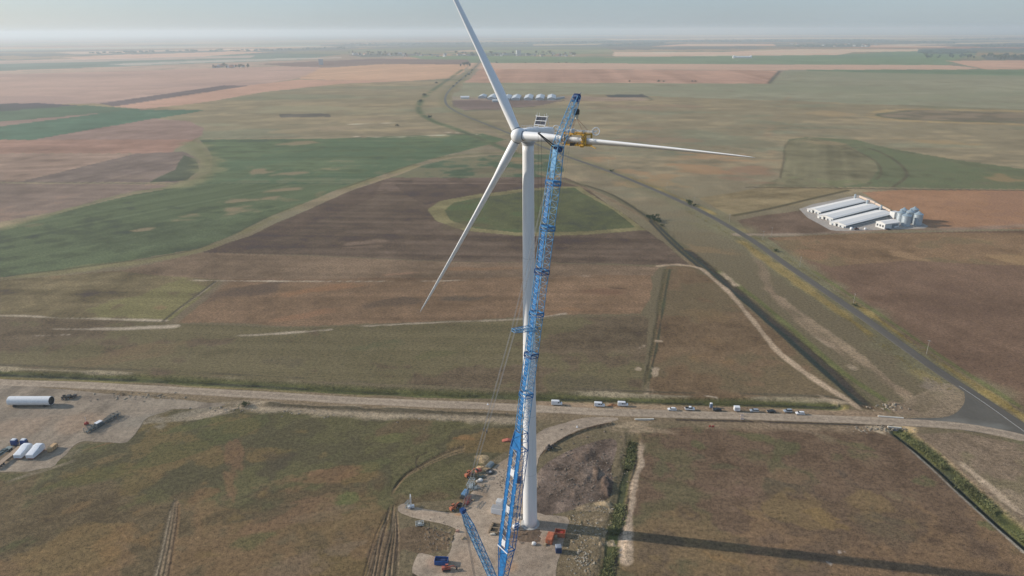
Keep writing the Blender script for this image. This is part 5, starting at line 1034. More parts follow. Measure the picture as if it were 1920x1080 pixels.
# ------------------------------------------------------------------ on and around the hardstand
def container(name, label, x, y, hd, d, m, roofm, cat, ribs=True, z=.08, open_top=False, inner=None):
    c = G(x, y); c.z = z; t = thing(name, label, cat, c, hd); L, W_, H_ = d; b = MB()
    if open_top:
        for (cx_, cy_, dx, dy) in ((0, -W_ / 2, L, .12), (0, W_ / 2, L, .12), (-L / 2, 0, .12, W_ - .12), (L / 2, 0, .12, W_ - .12)): b.box((cx_, cy_, H_ / 2 + .1), (dx, dy, H_))
        b.box((0, 0, .2), (L - .15, W_ - .15, .12))
        for s_ in (-1, 1):
            for k in range(4): b.box((-L * .4 + k * L * .27, s_ * (W_ / 2 + .1), H_ * .5), (.14, .12, H_ * .9))
        b.build('body', m, t)
        b = MB(); b.box((0, 0, H_ * .55), (L * .86, W_ * .8, .2)); b.box((L * .15, .1, H_ * .75), (L * .3, W_ * .4, .3)); b.build('load', inner or DARK, t)
    else:
        b.box((0, 0, H_ / 2 + .1), (L, W_, H_)); bo = b.build('wall', m, t, bevel=.03)
        if ribs:
            r = MB(); n = int(L / .45)
            for k in range(n):
                for s_ in (-1, 1): r.box((-L / 2 + (k + .5) * L / n, s_ * (W_ / 2 + .03), H_ / 2 + .1), (.18, .07, H_ - .3))
            r.build('ribs', m, bo)
        b = MB(); b.box((0, 0, H_ + .15), (L - .1, W_ - .1, .1)); n = int(L / .6)
        for k in range(n): b.box((-L / 2 + (k + .5) * L / n, 0, H_ + .24), (.2, W_ - .3, .06))
        b.build('roof', roofm, t)
        b = MB(); b.box((-L / 2 - .03, 0, H_ / 2), (.06, W_ * .85, H_ * .85)); dd = b.build('door', roofm, t); b = MB(); b.tube((-L / 2 - .1, .15, .5), (-L / 2 - .1, .15, H_ - .3), .04); b.build('lock_bar', STEEL, dd)
    return t
hb_ = head((924, 956), (944, 960))
container('site_container', 'white site container with grey ribbed roof left of the crane boom', 936, 962, hb_, (6.2, 2.5, 2.6), CARM['white'], mat('roof_grey', (.4, .39, .38), .7, var=.1), 'container')
container('site_cabin', 'small white site cabin behind the white container', 937, 948, hb_, (2.6, 2.2, 2.5), CARM['white'], mat('roof_cream', (.66, .64, .6), .7), 'cabin', ribs=False)
container('orange_container', 'orange storage container on the hardstand right of the tower foot', 1031.5, 1014, head((1029, 1016), (1035, 1000)), (4.3, 2.5, 2.3), CARM['orange'], CARM['orange'], 'container')
container('orange_skip', 'open orange skip behind the orange storage container', 1050, 1004, head((1042, 1002), (1058, 1004)), (3.9, 2.4, 1.9), CARM['orange'], None, 'skip', open_top=True, inner=CARM['red'])
container('blue_skip', 'open blue skip on the pale clearing at the lower left of the hardstand', 828, 1056, head((817, 1055), (839, 1056)), (4.8, 2.5, 1.8), CARM['skip'], None, 'skip', open_top=True, inner=mat('skip_load', (.02, .04, .12), .7))
cabin('toilet_cabin', 'dark blue toilet cabin near the rubble at the right edge of the hardstand', 1047, 1034, .1, (2.2, 2.2, 2.4), CARM['dkblue'], mat('cabin_roof', (.25, .28, .33), .6))
b = MB(); c = G(1041, 1008); c.z = .08
for k in range(5): b.box((0, 0, .15 + k * .25), (1.5, 2.6, .2)); 
b.box((0, 0, .7), (.3, 2.4, 1.2)); tag(b.build('pallet_stack', mat('pallet_olive', (.26, .24, .16), .85, var=.25), loc=c), 'stack of greenish pallets between the orange skip and the orange container', 'pallets')
# timber frame left of the boom
c = G(929, 993); t = thing('crate_frame', 'brown timber frame lying on the hardstand left of the boom', 'frame', (c.x, c.y, .08), head((922, 1000), (932, 978)))
b = MB()
for Y_ in (-1.7, 1.7): b.box((0, Y_, .45), (5.6, .5, .8))
for X_ in (-2.6, 0, 2.6): b.box((X_, 0, .7), (.45, 3.3, .5))
for k in range(5): b.box((-2.4 + k * 1.2, 1.7, 1.0), (.35, .6, .4)); b.box((-2.2 + k * 1.2, -1.7, 1.0), (.35, .6, .4))
b.build('beam', mat('weathered_timber', (.27, .2, .13), .85, var=.3, scale=2), t); b = MB(); b.box((0, 0, .2), (4.8, 2.8, .2)); b.build('base_board', mat('dark_timber', (.1, .085, .06), .9), t)
b = MB(); c = G(924, 1003); c.z = .1; b.box((0, 0, .3), (2.2, .9, .5)); b.box((.2, 0, .65), (1.2, .7, .25)); tag(b.build('wrapped_pallet', mat('cream_wrap', (.6, .55, .45), .7), loc=c, bevel=.08), 'small cream wrapped pallet below the timber frame', 'pallet')
c = G(968, 990); t = thing('generator', 'small white generator beside the tower foot', 'generator', (c.x, c.y, .15), head((962, 991), (974, 985)))
b = MB(); b.box((0, 0, 1.0), (2.9, 1.5, 1.5)); b.build('housing', CARM['white'], t, bevel=.1); b = MB(); b.box((-.4, -.76, 1.1), (1.2, .05, .8)); b.box((.3, 0, 1.78), (1.2, .9, .06)); b.build('grille', mat('grille_blue', (.05, .1, .25), .6), t); b = MB(); b.box((0, 0, .2), (2.6, 1.3, .3)); b.build('skid', DARK, t)
WSK = mat('sack_white', (.68, .67, .64), .8, var=.15, scale=2)
def sack(x, y, s, label, mm=WSK, z=.05):
    c = G(x, y); c.z = z; rings = []
    for f, zz in ((.8, 0), (1, .35), (.95, .8), (.6, 1.1), (.2, 1.15)): rings.append([(cos(a) * f * s * (1 + .12 * sin(3 * a + x)), sin(a) * f * s * (1 + .1 * cos(2 * a)), zz * s) for a in np.linspace(0, 2 * pi, 15)[:-1]])
    b = MB(); b.loft(rings); return tag(b.build('bulk_sack', mm, loc=c), label, 'sack')
sack(1001, 1021, .9, 'white bulk sack at the lower corner of the dark soil by the tower foot'); sack(901, 902, 1.0, 'white bulk sack among the gear left of the track, the right one'); sack(896, 904, .85, 'dirty white bulk sack among the gear left of the track', mat('sack_dirty', (.45, .42, .38), .85)); sack(975, 973, .8, 'pale sack half hidden between boom and tower foot', mat('sack_dirty', (.45, .42, .38)))
tag(rubble('earth_bank', 'dark bare earth banked round the near side of the tower foot', 984, 1004, 8.5, 4.0, .55, (96, 82, 68), 'earth bank', 5), kind='structure')
def pipes(name, label, x, y, hd, L, n, r, m, cat):
    c = G(x, y); c.z = .1; b = MB(); k = 0
    for row in range(3):
        for j in range(n - row): b.tube((-L / 2 + random.uniform(-.15, .15), (j - (n - row) / 2) * r * 2.1, r + row * r * 1.8), (L / 2, (j - (n - row) / 2) * r * 2.1, r + row * r * 1.8), r, n=8)
    b.box((-L * .3, 0, .06), (.2, n * r * 2.4, .12)); b.box((L * .3, 0, .06), (.2, n * r * 2.4, .12))
    o = b.build(name, m, loc=c); o.rotation_euler.z = hd; return tag(o, label, cat)
pipes('pipe_bundle', 'bundle of grey steel pipes beyond the black cable coil', 918, 873, head((914, 876), (922, 868)), 3.4, 6, .22, mat('rack_grey', (.25, .29, .3)), 'pipes')
c = G(919, 886); c.z = .1; t = thing('cable_coil', 'flat black cable coil lying at the edge of the track', 'cable coil', c)
b = MB()
for rr in (.9, 1.2, 1.5, 1.75):
    pts = [(cos(a) * rr, sin(a) * rr, .35) for a in np.linspace(0, 2 * pi, 29)]; b.path(pts, .22, n=6)
b.build('coil', DARK, t); b = MB(); b.lathe((0, 0, .1), [(.05, .3), (.7, .3), (.75, .15)], n=18); b.build('hub_plate', STEEL, t)
def telehandler(x, y, hd, label, mm, boom=.5, s=1.0, tracks=False):
    c = G(x, y); c.z = .1; t = thing('loader' if not tracks else 'excavator', label, 'loader' if not tracks else 'excavator', c, hd); t.scale = (s, s, s)
    b = MB(); b.box((-.3, 0, 1.0), (4.0, 1.5, .8)); b.box((-1.6, 0, 1.6), (1.4, 1.6, .8)); b.build('chassis', mm, t, bevel=.08)
    b = MB(); b.box((.1, .55, 1.95), (1.4, .95, 1.2), taper=.85); cb_ = b.build('cab', GLASS, t); b = MB(); b.box((.1, .55, 2.6), (1.3, .95, .12)); b.build('cab_roof', mm, cb_)
    b = MB(); e = Vector((3.2, -.35, 1.6 + boom * 2.6)); b.tube((-1.6, -.35, 1.9), e, .22, n=4); b.tube(e, (e.x + 1.0, -.35, e.z - 1.3), .18, n=4); b.build('boom_arm', mm, t)
    b = MB(); b.box((e.x + 1.2, -.35, max(.5, e.z - 1.5)), (.8, 1.4, .6)); b.build('bucket', DARK, t)
    if tracks:
        for s_ in (-1, 1): b = MB(); b.box((-.2, s_ * .95, .42), (3.6, .5, .75)); b.build('track', DARK, t, bevel=.15)
    else: wheels(t, (-1.5, 1.3), 1.0, .62, .45)
    return t
telehandler(880, 893, head((876, 894), (890, 886)), 'orange loader at the far end of the gear left of the track', CARM['orange'], .5, .95)
telehandler(851, 955, head((846, 958), (858, 950)), 'orange loader at the near end of the gear left of the track', CARM['orange'], .3, .85)
telehandler(838, 1069, head((832, 1068), (847, 1066)), 'small red tracked excavator with cream arm beside the blue skip', mat('excavator_red', (.4, .11, .07), .6), .25, .8, True)
c = G(897, 884); b = MB(); b.prism([(-1.6, 0), (1.6, 0), (1.2, .8), (.2, 1.1), (-1.1, .7)], -1.0, 1.0, 'y'); o = b.build('tarpaulin_pile', mat('tarp_red', (.42, .12, .08), .8, var=.2), loc=(c.x, c.y, .3), bevel=.15); o.rotation_euler.z = .4; tag(o, 'red tarpaulin thrown over a pile on the sand heap', 'tarpaulin')
def lattice_gear(name, label, x, y, hd, d, m, cat, zz=.1):
    c = G(x, y); c.z = zz; b = MB(); L, w, h = d; n = max(2, int(L / 1.3))
    for Y_ in (-w / 2, w / 2):
        for z in (.12, h): b.tube((-L / 2, Y_, z), (L / 2, Y_, z), .1, n=5)
        for k in range(n):
            x0, x1 = -L / 2 + L * k / n, -L / 2 + L * (k + 1) / n; b.tube((x0, Y_, .12 if k % 2 else h), (x1, Y_, h if k % 2 else .12), .07, n=5)
    for k in range(n + 1):
        x0 = -L / 2 + L * k / n; b.tube((x0, -w / 2, h), (x0, w / 2, h), .07, n=5); b.tube((x0, -w / 2, .12), (x0, w / 2, .12), .07, n=5)
        if k < n: b.tube((x0, -w / 2, h), (x0 + L / n, w / 2, h), .06, n=5)
    b.box((0, 0, .35), (L * .5, w * .6, .4)); o = b.build(name, m, loc=c); o.rotation_euler.z = hd; return tag(o, label, cat)
lattice_gear('lattice_frame', 'pale grey lattice frame standing left of the track', 883, 913, head((876, 925), (886, 905)), (5.6, 2.2, 2.6), mat('pale_blue_steel', (.34, .4, .42), .6, var=.25, scale=2), 'steel stand')
lattice_gear('lattice_frame', 'dark red lattice frame in front of the blue generator truck', 876, 944, head((868, 952), (882, 936)), (4.6, 1.6, 2.4), mat('dark_red_steel', (.2, .05, .05), .7, var=.3), 'steel stand')
lattice_gear('cage_box', 'dark wire cages behind the white sacks', 903, 896, .3, (3.4, 1.6, 1.6), mat('dark_green_steel', (.05, .08, .085)), 'cage')
lattice_gear('steel_grating', 'flat steel grating leaning low beside the pale lattice frame', 892, 916, .5, (3.0, 1.8, .6), mat('rack_grey', (.25, .29, .3)), 'grating')
c = G(872, 931); t = thing('generator_truck', 'blue generator on a wheeled frame in the gear left of the track', 'generator', (c.x, c.y, .1), head((866, 938), (878, 922)))
b = MB(); b.box((0, 0, 1.5), (3.6, 2.0, 1.6)); b.box((1.0, 0, 2.45), (1.2, 1.5, .4)); b.build('housing', mat('pale_blue_paint', (.12, .24, .38), .6, var=.3, scale=2), t, bevel=.06); b = MB(); b.box((-2.3, 0, 1.2), (1.4, 1.8, 1.1)); b.build('tank', DARK, t, bevel=.1); wheels(t, (-1.3, 1.2), .95, .45, .3)
b = MB(); c = G(860, 949); c.z = .1; b.box((0, 0, .6), (2.6, 1.2, 1.1)); b.tube((-1, .3, 1.1), (.9, -.2, 1.9), .15); tag(b.build('compressor', DARK, loc=c, bevel=.1), 'dark compressor between the orange loader and the red lattice frame', 'compressor')
c = G(771, 953); t = thing('lighting_mast', 'grey lighting mast on a trailer at the far end of the left pad arm', 'lighting mast', (c.x, c.y, .1), .3)
b = MB(); b.box((0, 0, .8), (2.6, 1.3, 1.0)); b.build('trailer', LGREY, t, bevel=.06)
b = MB(); truss_p = [(-.25, -.25), (.25, -.25), (.25, .25), (-.25, .25)]
for (x_, y_) in truss_p: b.tube((x_, y_, 1.2), (x_ * .8, y_ * .8, 6.0), .06, n=4)
for k in range(8):
    z0 = 1.2 + k * .6
    for i in range(4): p, q = truss_p[i], truss_p[(i + 1) % 4]; b.tube((p[0], p[1], z0), (q[0], q[1], z0 + .6), .04, n=4)
b.build('mast', PALE, t); b = MB()
for s_ in (-.5, .5): b.box((.1, s_, 6.1), (.3, .6, .5))
b.tube((0, -.8, 5.9), (0, .8, 5.9), .06); b.build('floodlight', PALE, t); wheels(t, (0,), .75, .35, .2)
lattice_gear('steel_stand', 'grey steel stand leaning beside the lighting mast', 765, 950, 1.2, (2.6, 1.2, 2.2), mat('rack_grey', (.25, .29, .3)), 'steel stand')
lattice_gear('small_trailer', 'small grey frame trailer in the grass below the left pad arm', 787, 983, .2, (3.2, 1.9, .9), mat('pale_grey_steel', (.45, .47, .45), .6), 'trailer', 0)
b = MB(); c = G(858, 997); b.box((0, 0, .4), (1.4, .8, .7)); b.box((.3, 0, .85), (.6, .5, .3)); tag(b.build('tool_box', mat('dusty_red', (.42, .24, .18), .8), loc=c, bevel=.06), 'dusty red tool box on the left edge of the hardstand', 'tool box')
telehandler(1030, 842, head((1024, 846), (1040, 838)), 'dark muddy loader standing by the bank of the access track', mat('muddy_dark', (.09, .075, .07), .8, var=.3), .05, .8)
c = G(951, 826); b = MB(); b.prism([(-2.6, 0), (2.4, 0), (1.6, .5), (.3, .8), (-1.6, .35)], -1.1, 1.1, 'y'); o = b.build('red_sheet', mat('tarp_red', (.42, .12, .08)), loc=c, bevel=.1); o.rotation_euler.z = .1; tag(o, 'crumpled red sheet lying in the grass left of the boom', 'sheet')
b = MB(); c = G(972, 904); c.z = .1; b.box((0, 0, 1.2), (2.4, 2.0, 2.2)); b.box((.3, 0, 2.5), (1.2, 1.2, .4)); tag(b.build('power_unit', mat('dark_violet_blue', (.06, .07, .13), .6), loc=c, bevel=.08), 'dark blue power unit half hidden between boom and tower', 'power unit')
rubble('sand_heap', 'pale sand heap beneath the red tarpaulin', 903, 880, 3.6, 2.6, .9, (160, 138, 106), 'sand heap', 8)

for k, (x, y, hd_, l) in enumerate(((907, 912, .3, 'wooden pallet lying on the track right of the pale lattice frame'), (888, 938, .8, 'wooden pallet on the hardstand right of the dark red lattice frame'), (868, 1010, .2, 'wooden pallet on the hardstand beside the dusty red tool box'), (1022, 1022, 1.1, 'wooden pallet on the hardstand below the orange container'))):
    c = G(x, y); c.z = .09; b = MB()
    for q in range(6): b.box((0, -.55 + q * .22, .2), (1.3, .15, .04))
    for q in (-.55, 0, .55): b.box((q, 0, .1), (.12, 1.25, .15))
    b.box((0, 0, .4), (1.0 if k % 2 else .5, .8, .35)); o = b.build('wooden_pallet', mat('pallet_wood', (.38, .3, .2), .85, var=.2), loc=c); o.rotation_euler.z = hd_; tag(o, l, 'pallet', 'pallets on the hardstand')

# ------------------------------------------------------------------ poultry farm on the right
ROOFW = mat('barn_roof', (.84, .805, .745), .6, var=.07, scale=.15, stretch=(.2, 3, 1)); BWALL = mat('barn_wall', (.62, .63, .62), .7, var=.06); BSIDE = mat('barn_side_grey', (.17, .2, .22), .7, var=.25, scale=.4); FWALL = mat('farm_wall', (.55, .45, .37), .9, var=.15); GALV = mat('silo_steel', (.42, .48, .52), .38, .45, var=.12, scale=.5); OPEN = mat('opening_dark', (.05, .055, .06), .8)
slab('farm_yard', smooth_pts(W2([(1498, 392), (1560, 376), (1612, 366), (1645, 380), (1672, 396), (1690, 400), (1740, 424), (1716, 429), (1680, 430), (1620, 432), (1568, 433), (1545, 425)]), True, 2), .05, (150, 146, 140), M_GRAV, 'grey paved yard around the white farm sheds', cell=4)
def barn(a, b, q, label, hw=3.0, hr=4.3):
    A, B_, Q = G(*a), G(*b), G(*q); ax_ = (Q - B_); L = ax_.length; hd = atan2(ax_.y, ax_.x); w = (B_ - A).length; n_ = Vector((-sin(hd), cos(hd), 0)); w = abs((A - B_).dot(n_))
    t = thing('farm_shed', label, 'farm shed', B_ + n_ * w / 2, hd, 'white farm sheds on the right')
    b_ = MB(); b_.prism([(-w / 2, 0), (w / 2, 0), (w / 2, hw), (0, hr), (-w / 2, hw)], 0, L, 'x'); wl2 = b_.build('wall', BWALL, t)
    r = MB()
    for s in (-1, 1):
        r.add([(-.6, s * (w / 2 + .7), hw - .15), (L + .6, s * (w / 2 + .7), hw - .15), (L + .6, 0, hr + .12), (-.6, 0, hr + .12), (-.6, s * (w / 2 + .7), hw - .35), (L + .6, s * (w / 2 + .7), hw - .35), (L + .6, 0, hr - .06), (-.6, 0, hr - .06)], [(0, 1, 2, 3), (4, 5, 6, 7), (0, 1, 5, 4), (1, 2, 6, 5), (3, 0, 4, 7)])
    r.build('roof', ROOFW, t)
    s_ = MB()
    for s in (-1, 1): s_.box((L / 2, s * (w / 2 + .06), hw * .52), (L - 2, .1, hw * .68))
    for k in range(14): s_.box((L * (k + .5) / 14, -(w / 2 + .16), hw * .5), (1.4, .16, 1.2))
    s_.build('side_curtain', BSIDE, t)
    for k, y in enumerate((-w * .3, w * .05, w * .32)):
        d = MB(); d.box((-.06, y, 1.35), (.12, 2.6, 2.5)); d.build('door', OPEN if k == 1 else LGREY, wl2)
    f = MB()
    for k in range(4): f.box((-.7, -w * .4 + k * w * .25, 1.0), (1.0, 1.2, 1.8))
    f.build('fan_housing', BWALL, t)
    return t, L, w
barn((1516, 395.5), (1538, 402), (1622, 382), 'long white farm shed farthest from the silos'); barn((1537, 407), (1561, 415), (1648, 392.5), 'middle one of the three long white farm sheds'); barn((1561, 419), (1585, 428), (1673, 405.5), 'long white farm shed nearest the small barn and the silos')
for x, y, l in ((1602, 377, 'grey feed tower behind the farthest farm shed'), (1624.5, 388, 'grey feed tower behind the middle farm shed'), (1650, 399, 'grey feed tower behind the nearest farm shed')):
    c = G(x, y); t = thing('feed_tower', l, 'feed tower', c, 0, 'feed towers behind the sheds'); b = MB(); b.lathe((0, 0, 0), [(.2, 1.2), (1.3, 3.2), (1.3, 7.2), (.2, 8.3)], n=16); b.build('bin', GALV, t, smooth=False); b = MB()
    for k in range(4): b.tube((cos(k * pi / 2) * 1.2, sin(k * pi / 2) * 1.2, 0), (cos(k * pi / 2) * 1.2, sin(k * pi / 2) * 1.2, 3.3), .09, n=4)
    b.build('support', STEEL, t)
def silo(x, y, R, H, label):
    R *= .86; H *= .9; t = thing('grain_silo', label, 'silo', G(x, y), 0, 'steel silos beside the sheds'); b = MB(); prof = []
    for k in range(int(H / .55)): z = k * .55; prof += [(R, z), (R + .05, z + .27)]
    prof.append((R, H)); b.lathe((0, 0, 0), prof, n=32, caps=False); b.build('shell', GALV, t)
    b = MB(); b.lathe((0, 0, 0), [(R + .25, H - .1), (R * .5, H + R * .32), (.7, H + R * .55), (.7, H + R * .55 + .5), (.05, H + R * .55 + .7)], n=24); b.build('roof', mat('silo_roof', (.34, .42, .46), .4, .4), t)
    b = MB(); b.box((R + .25, 0, H / 2), (.12, .5, H)); b.build('ladder', STEEL, t)
for x, y, R, H, l in ((1687, 417, 4.6, 11.5, 'left front steel silo next to the small white barn'), (1697, 423, 5.0, 11.5, 'front steel silo standing nearest the road'), (1704, 416, 4.4, 12, 'steel silo in the middle behind the front silo'), (1719, 421, 4.9, 12, 'rightmost steel silo of the cluster'), (1711, 413, 4.6, 13, 'rear steel silo with the tallest top'), (1692, 411, 4.2, 11, 'rear left steel silo beside the white tank house')): silo(x, y, R, H, l)
c, L, hd = along((1645, 428), (1681, 423)); t = thing('small_barn', 'small white barn with three dark openings in front of the silos', 'barn', (c.x, c.y, 0), hd)
b = MB(); b.prism([(-5.5, 0), (5.5, 0), (5.5, 5.2), (0, 6.2), (-5.5, 5.2)], -9.5, 9.5, 'x'); wq = b.build('wall', BWALL, t); b = MB(); b.prism([(-6, 5.15), (0, 6.3), (6, 5.15), (6, 5.35), (0, 6.55), (-6, 5.35)], -9.9, 9.9, 'x'); b.build('roof', ROOFW, t)
for k in range(3): b = MB(); b.box((-9.55, -3.3 + k * 3.3, 2.6), (.2, 1.7, 1.9)); b.build('window', OPEN, wq)
b = MB(); b.box((1.5, -5.55, 2.1), (3.4, .2, 3.8)); b.build('door', BSIDE, wq); b = MB(); b.box((5.5, -5.55, 2.8), (4.5, .15, 1.6)); b.build('side_window', BSIDE, wq)
block('tank_house', 'white block-shaped tank house left of the silos', 'tank house', 1676, 408, (7, 6, 6.5), BWALL, hd, z=0, bevel=.1)
for (p, q, l) in (((1611, 370), (1640, 382), 'pale boundary wall behind the farm sheds, upper stretch'), ((1641, 383), (1669, 397), 'pale boundary wall behind the farm sheds, lower stretch')):
    c, L, h2 = along(p, q); o = block('boundary_wall', l, 'wall', p[0], p[1], (L, .35, 2.2), FWALL, h2, z=0); o.location = (c.x, c.y, 0)
for x, y, l in ((1596, 431, 'round white tank at the yard corner of the farm'), (1622, 430.5, 'smaller white tank right of the red farm tractor')):
    c = G(x, y); b = MB(); s = 1.5 if x < 1600 else 1.1; b.lathe((0, 0, 0), [(s, 0), (s, s * 1.2), (s * .7, s * 1.7), (.05, s * 1.85)], n=20); tag(b.build('water_tank', CARM['white'], loc=c, smooth=True), l, 'tank')
t = thing('farm_tractor', 'dark red farm tractor parked between the two white tanks', 'tractor', G(1606, 431), .3); b = MB(); b.box((1.0, 0, 1.2), (2.2, .9, .9)); b.box((-.8, 0, 1.2), (1.4, 1.4, .8)); b.build('body', mat('tractor_red', (.22, .04, .03), .5), t, bevel=.08); b = MB(); b.box((-.7, 0, 2.2), (1.4, 1.4, 1.4), taper=.85); b.build('cab', GLASS, t); wheels(t, (-.9,), 1.0, .85, .5); wheels(t, (1.6,), .85, .5, .35)
car('parked_car', 'dark car parked at the corner of the small farm barn', 1665, 431, .2, 'black', 'hatch', None)

# ------------------------------------------------------------------ farms far away
GROOF = mat('far_roof', (.50, .54, .56), .55, var=.08, scale=.05); GWALL = mat('far_wall', (.42, .44, .45), .8)
def long_barn(name, label, x, y, w, L, h, hd, group, roofm=GROOF, wallm=GWALL):
    t = thing(name, label, 'barn', G(x, y), hd, group); b = MB(); b.prism([(-w / 2, 0), (w / 2, 0), (w / 2, h), (w * .28, h * 1.31), (0, h * 1.7), (-w * .28, h * 1.31), (-w / 2, h)], 0, L, 'x'); b.build('wall', wallm, t)
    b = MB(); b.prism([(-w / 2 - .6, h * .93), (-w * .28, h * 1.36), (0, h * 1.73), (w * .28, h * 1.36), (w / 2 + .6, h * .93), (w / 2 + .6, h), (w * .28, h * 1.43), (0, h * 1.82), (-w * .28, h * 1.43), (-w / 2 - .6, h)], -.6, L + .6, 'x'); b.build('roof', roofm, t)
h3 = head((966, 188), (973, 177.5))
for k, (x, y) in enumerate(((921, 187), (948, 188.4), (966, 188.2), (990, 188), (1012, 188), (1034, 188))):
    long_barn('grey_barn', ('grey-roofed barn just right of the white shed, first of the far row', 'grey-roofed barn hidden behind the upright blade in the far row', 'grey-roofed barn just right of the upright blade', 'grey-roofed barn third from the right end of the far row', 'grey-roofed barn second from the right end of the far row', 'grey-roofed barn at the right end of the far row')[k], x, y, 23, 110, 4.6, h3, 'grey barns in a row far behind the turbine')
long_barn('grey_barn', 'small low grey barn at the left end of the far row', 903, 184.5, 20, 60, 4.5, h3, 'grey barns in a row far behind the turbine'); long_barn('low_barn', 'low grey lean-to in front of the far barn row', 923, 191, 16, 34, 4, 0.1, None)
long_barn('white_shed', 'small white shed at the far left of the barn row', 864, 184.8, 12, 24, 4, 0.05, None, CARM['white'], BWALL)
tp = thing('white_hall', 'very long low white hall on the green field near the horizon', 'hall', G(1376, 109), .04)
b = MB(); b.box((59, 0, 4), (108, 22, 8)); b.build('wall', BWALL, tp); b = MB(); b.prism([(-12, 8.02), (12, 8.02), (0, 12)], 3, 113, 'x'); b.build('roof', CARM['white'], tp)
for x in (-2, 116): b = MB(); b.lathe((x, 0, 0), [(9, 0), (9, 13), (1, 18)], n=14); b.build('end_silo', CARM['white'], tp)
block('conveyor_frame', 'grey conveyor frame at the right end of the far barn row', 'conveyor', 1046, 186, (70, 4, 5), GWALL, 1.0, z=0)
# village houses: small, far and pale
HW = [mat('house_white', (.62, .6, .56), .9), mat('house_cream', (.5, .45, .36), .9), mat('house_grey', (.36, .36, .36), .9)]; HR = [mat('roof_red', (.3, .12, .08), .9), mat('roof_grey_far', (.3, .3, .31), .8), mat('roof_brown', (.2, .12, .09), .9)]
rv2 = random.Random(4)
def house(x, y, s, label, group, k):
    t = thing('village_house', label, 'house', G(x, y), rv2.uniform(0, 3), group); b = MB(); b.box((0, 0, 2.2 * s), (13 * s, 9 * s, 4.4 * s)); b.build('wall', HW[k % 3], t); b = MB(); b.prism([(-5 * s, 4.4 * s), (5 * s, 4.4 * s), (0, 8 * s)], -7 * s, 7 * s, 'x'); b.build('roof', HR[(k // 2) % 3], t)
for k in range(46):
    x = rv2.uniform(655, 1090); y = 105.5 - abs(x - 880) * .004 + rv2.uniform(-3.2, 1.5)
    house(x, y, rv2.uniform(1.2, 2.1), 'small pale house of the tree-lined village behind the upright blade', 'houses of the far village', k)
for k in range(14): house(rv2.uniform(402, 462), rv2.uniform(124, 128), rv2.uniform(1.0, 1.7), 'small house in the dark hamlet far off on the left', 'houses of the left hamlet', k)
for k in range(16): house(rv2.uniform(1480, 1660), rv2.uniform(83, 88), rv2.uniform(1.6, 2.6), 'small pale house near the woods at the right horizon', 'houses near the right horizon', k)
block('grain_tower', 'tall grey grain tower rising from the far village', 'tower', 972, 104.5, (34, 26, 40), GWALL, .3, z=0); block('grain_tower', 'tall pale grain tower standing alone left of the village', 'tower', 602, 121.5, (26, 18, 32), GWALL, .3, z=0)

# ------------------------------------------------------------------ trees and shrubs
def leaf_mat(name, rgb, var=.45, scale=.5): return mat(name, rgb, .8, var=var, scale=scale, spec=.2)
LEAF = [leaf_mat('leaf_dark', (.035, .06, .025)), leaf_mat('leaf_mid', (.06, .085, .032)), leaf_mat('leaf_olive', (.085, .09, .045)), leaf_mat('leaf_blue', (.05, .075, .06))]; BARK = mat('bark', (.09, .065, .045), .9)
def crown_mesh(mb, c, rx, rz, n, leaf, rng):
    lobes = [(Vector((rng.gauss(0, .38) * rx, rng.gauss(0, .38) * rx, rng.uniform(-.4, .55) * rz)), rng.uniform(.35, .6)) for _ in range(7)]
    for _ in range(n):
        lo, lr = rng.choice(lobes); d = Vector((rng.gauss(0, 1), rng.gauss(0, 1), rng.gauss(0, 1))).normalized() * rng.uniform(.55, 1.05) * lr
        p = Vector(c) + lo + Vector((d.x * rx, d.y * rx, d.z * rz)); s = leaf * rng.uniform(.6, 1.3)
        u = Vector((rng.gauss(0, 1), rng.gauss(0, 1), rng.gauss(0, 1))).normalized(); w = u.orthogonal().normalized(); k = rng.uniform(0, pi)
        v = u.cross(w); a, b = w * cos(k) + v * sin(k), v * cos(k) - w * sin(k)
        mb.add([p - a * s, p + b * s * .6, p + a * s, p - b * s * .6], [(0, 1, 2, 3)])
TREE = []
def tree_proto(H, R, kind, seed, shrub=False):
    rng = random.Random(seed); t = thing('shrub' if shrub else 'tree', '', 'shrub' if shrub else 'tree')
    tm = MB(); h0 = H * (.12 if shrub else .32)
    tm.tube((0, 0, -.2), (0, 0, h0), .045 * H, .03 * H, n=7)
    for k in range(6):
        a = k * 1.05 + rng.uniform(-.3, .3); e = Vector((cos(a) * R * .55, sin(a) * R * .55, h0 + H * rng.uniform(.18, .4))); tm.tube((0, 0, h0 * rng.uniform(.6, 1)), e, .022 * H, .006 * H, n=5)
    tm.build('trunk', BARK, t); cm = MB(); crown_mesh(cm, (0, 0, H * (.48 if shrub else .62)), R, H * (.45 if shrub else .4), 420, H * .085, rng); cm.build('crown', LEAF[kind], t); return t
protos = [tree_proto(10, 4.5, 0, 1), tree_proto(10, 5.5, 1, 2), tree_proto(10, 5, 3, 3)]; sprot = [tree_proto(4, 3.0, 0, 5, True), tree_proto(4, 3.6, 1, 6, True), tree_proto(4, 3.2, 2, 7, True)]
used = set()
def plant(pl_, k, x, y, s, label, group=None):
    p = pl_[k % 3]; o = p if id(p) not in used else copy_tree(p); used.add(id(p))
    o.location = G(x, y); o.rotation_euler = (0, 0, rv2.uniform(0, 6)); o.scale = (s, s, s * rv2.uniform(.85, 1.15)); o['label'] = label
    if group: o['group'] = group
for x, y, s, l in ((1217, 410, 1.2, 'left bush of the dark cluster beside the canal bend'), (1225, 413, 1.7, 'biggest bush of the dark cluster beside the canal bend'), (1233, 417, 1.25, 'right bush of the dark cluster beside the canal bend'), (1241, 424, .7, 'low bush trailing after the dark cluster beside the canal')): plant(sprot, 0, x, y, s, l, 'bushes at the canal bend')
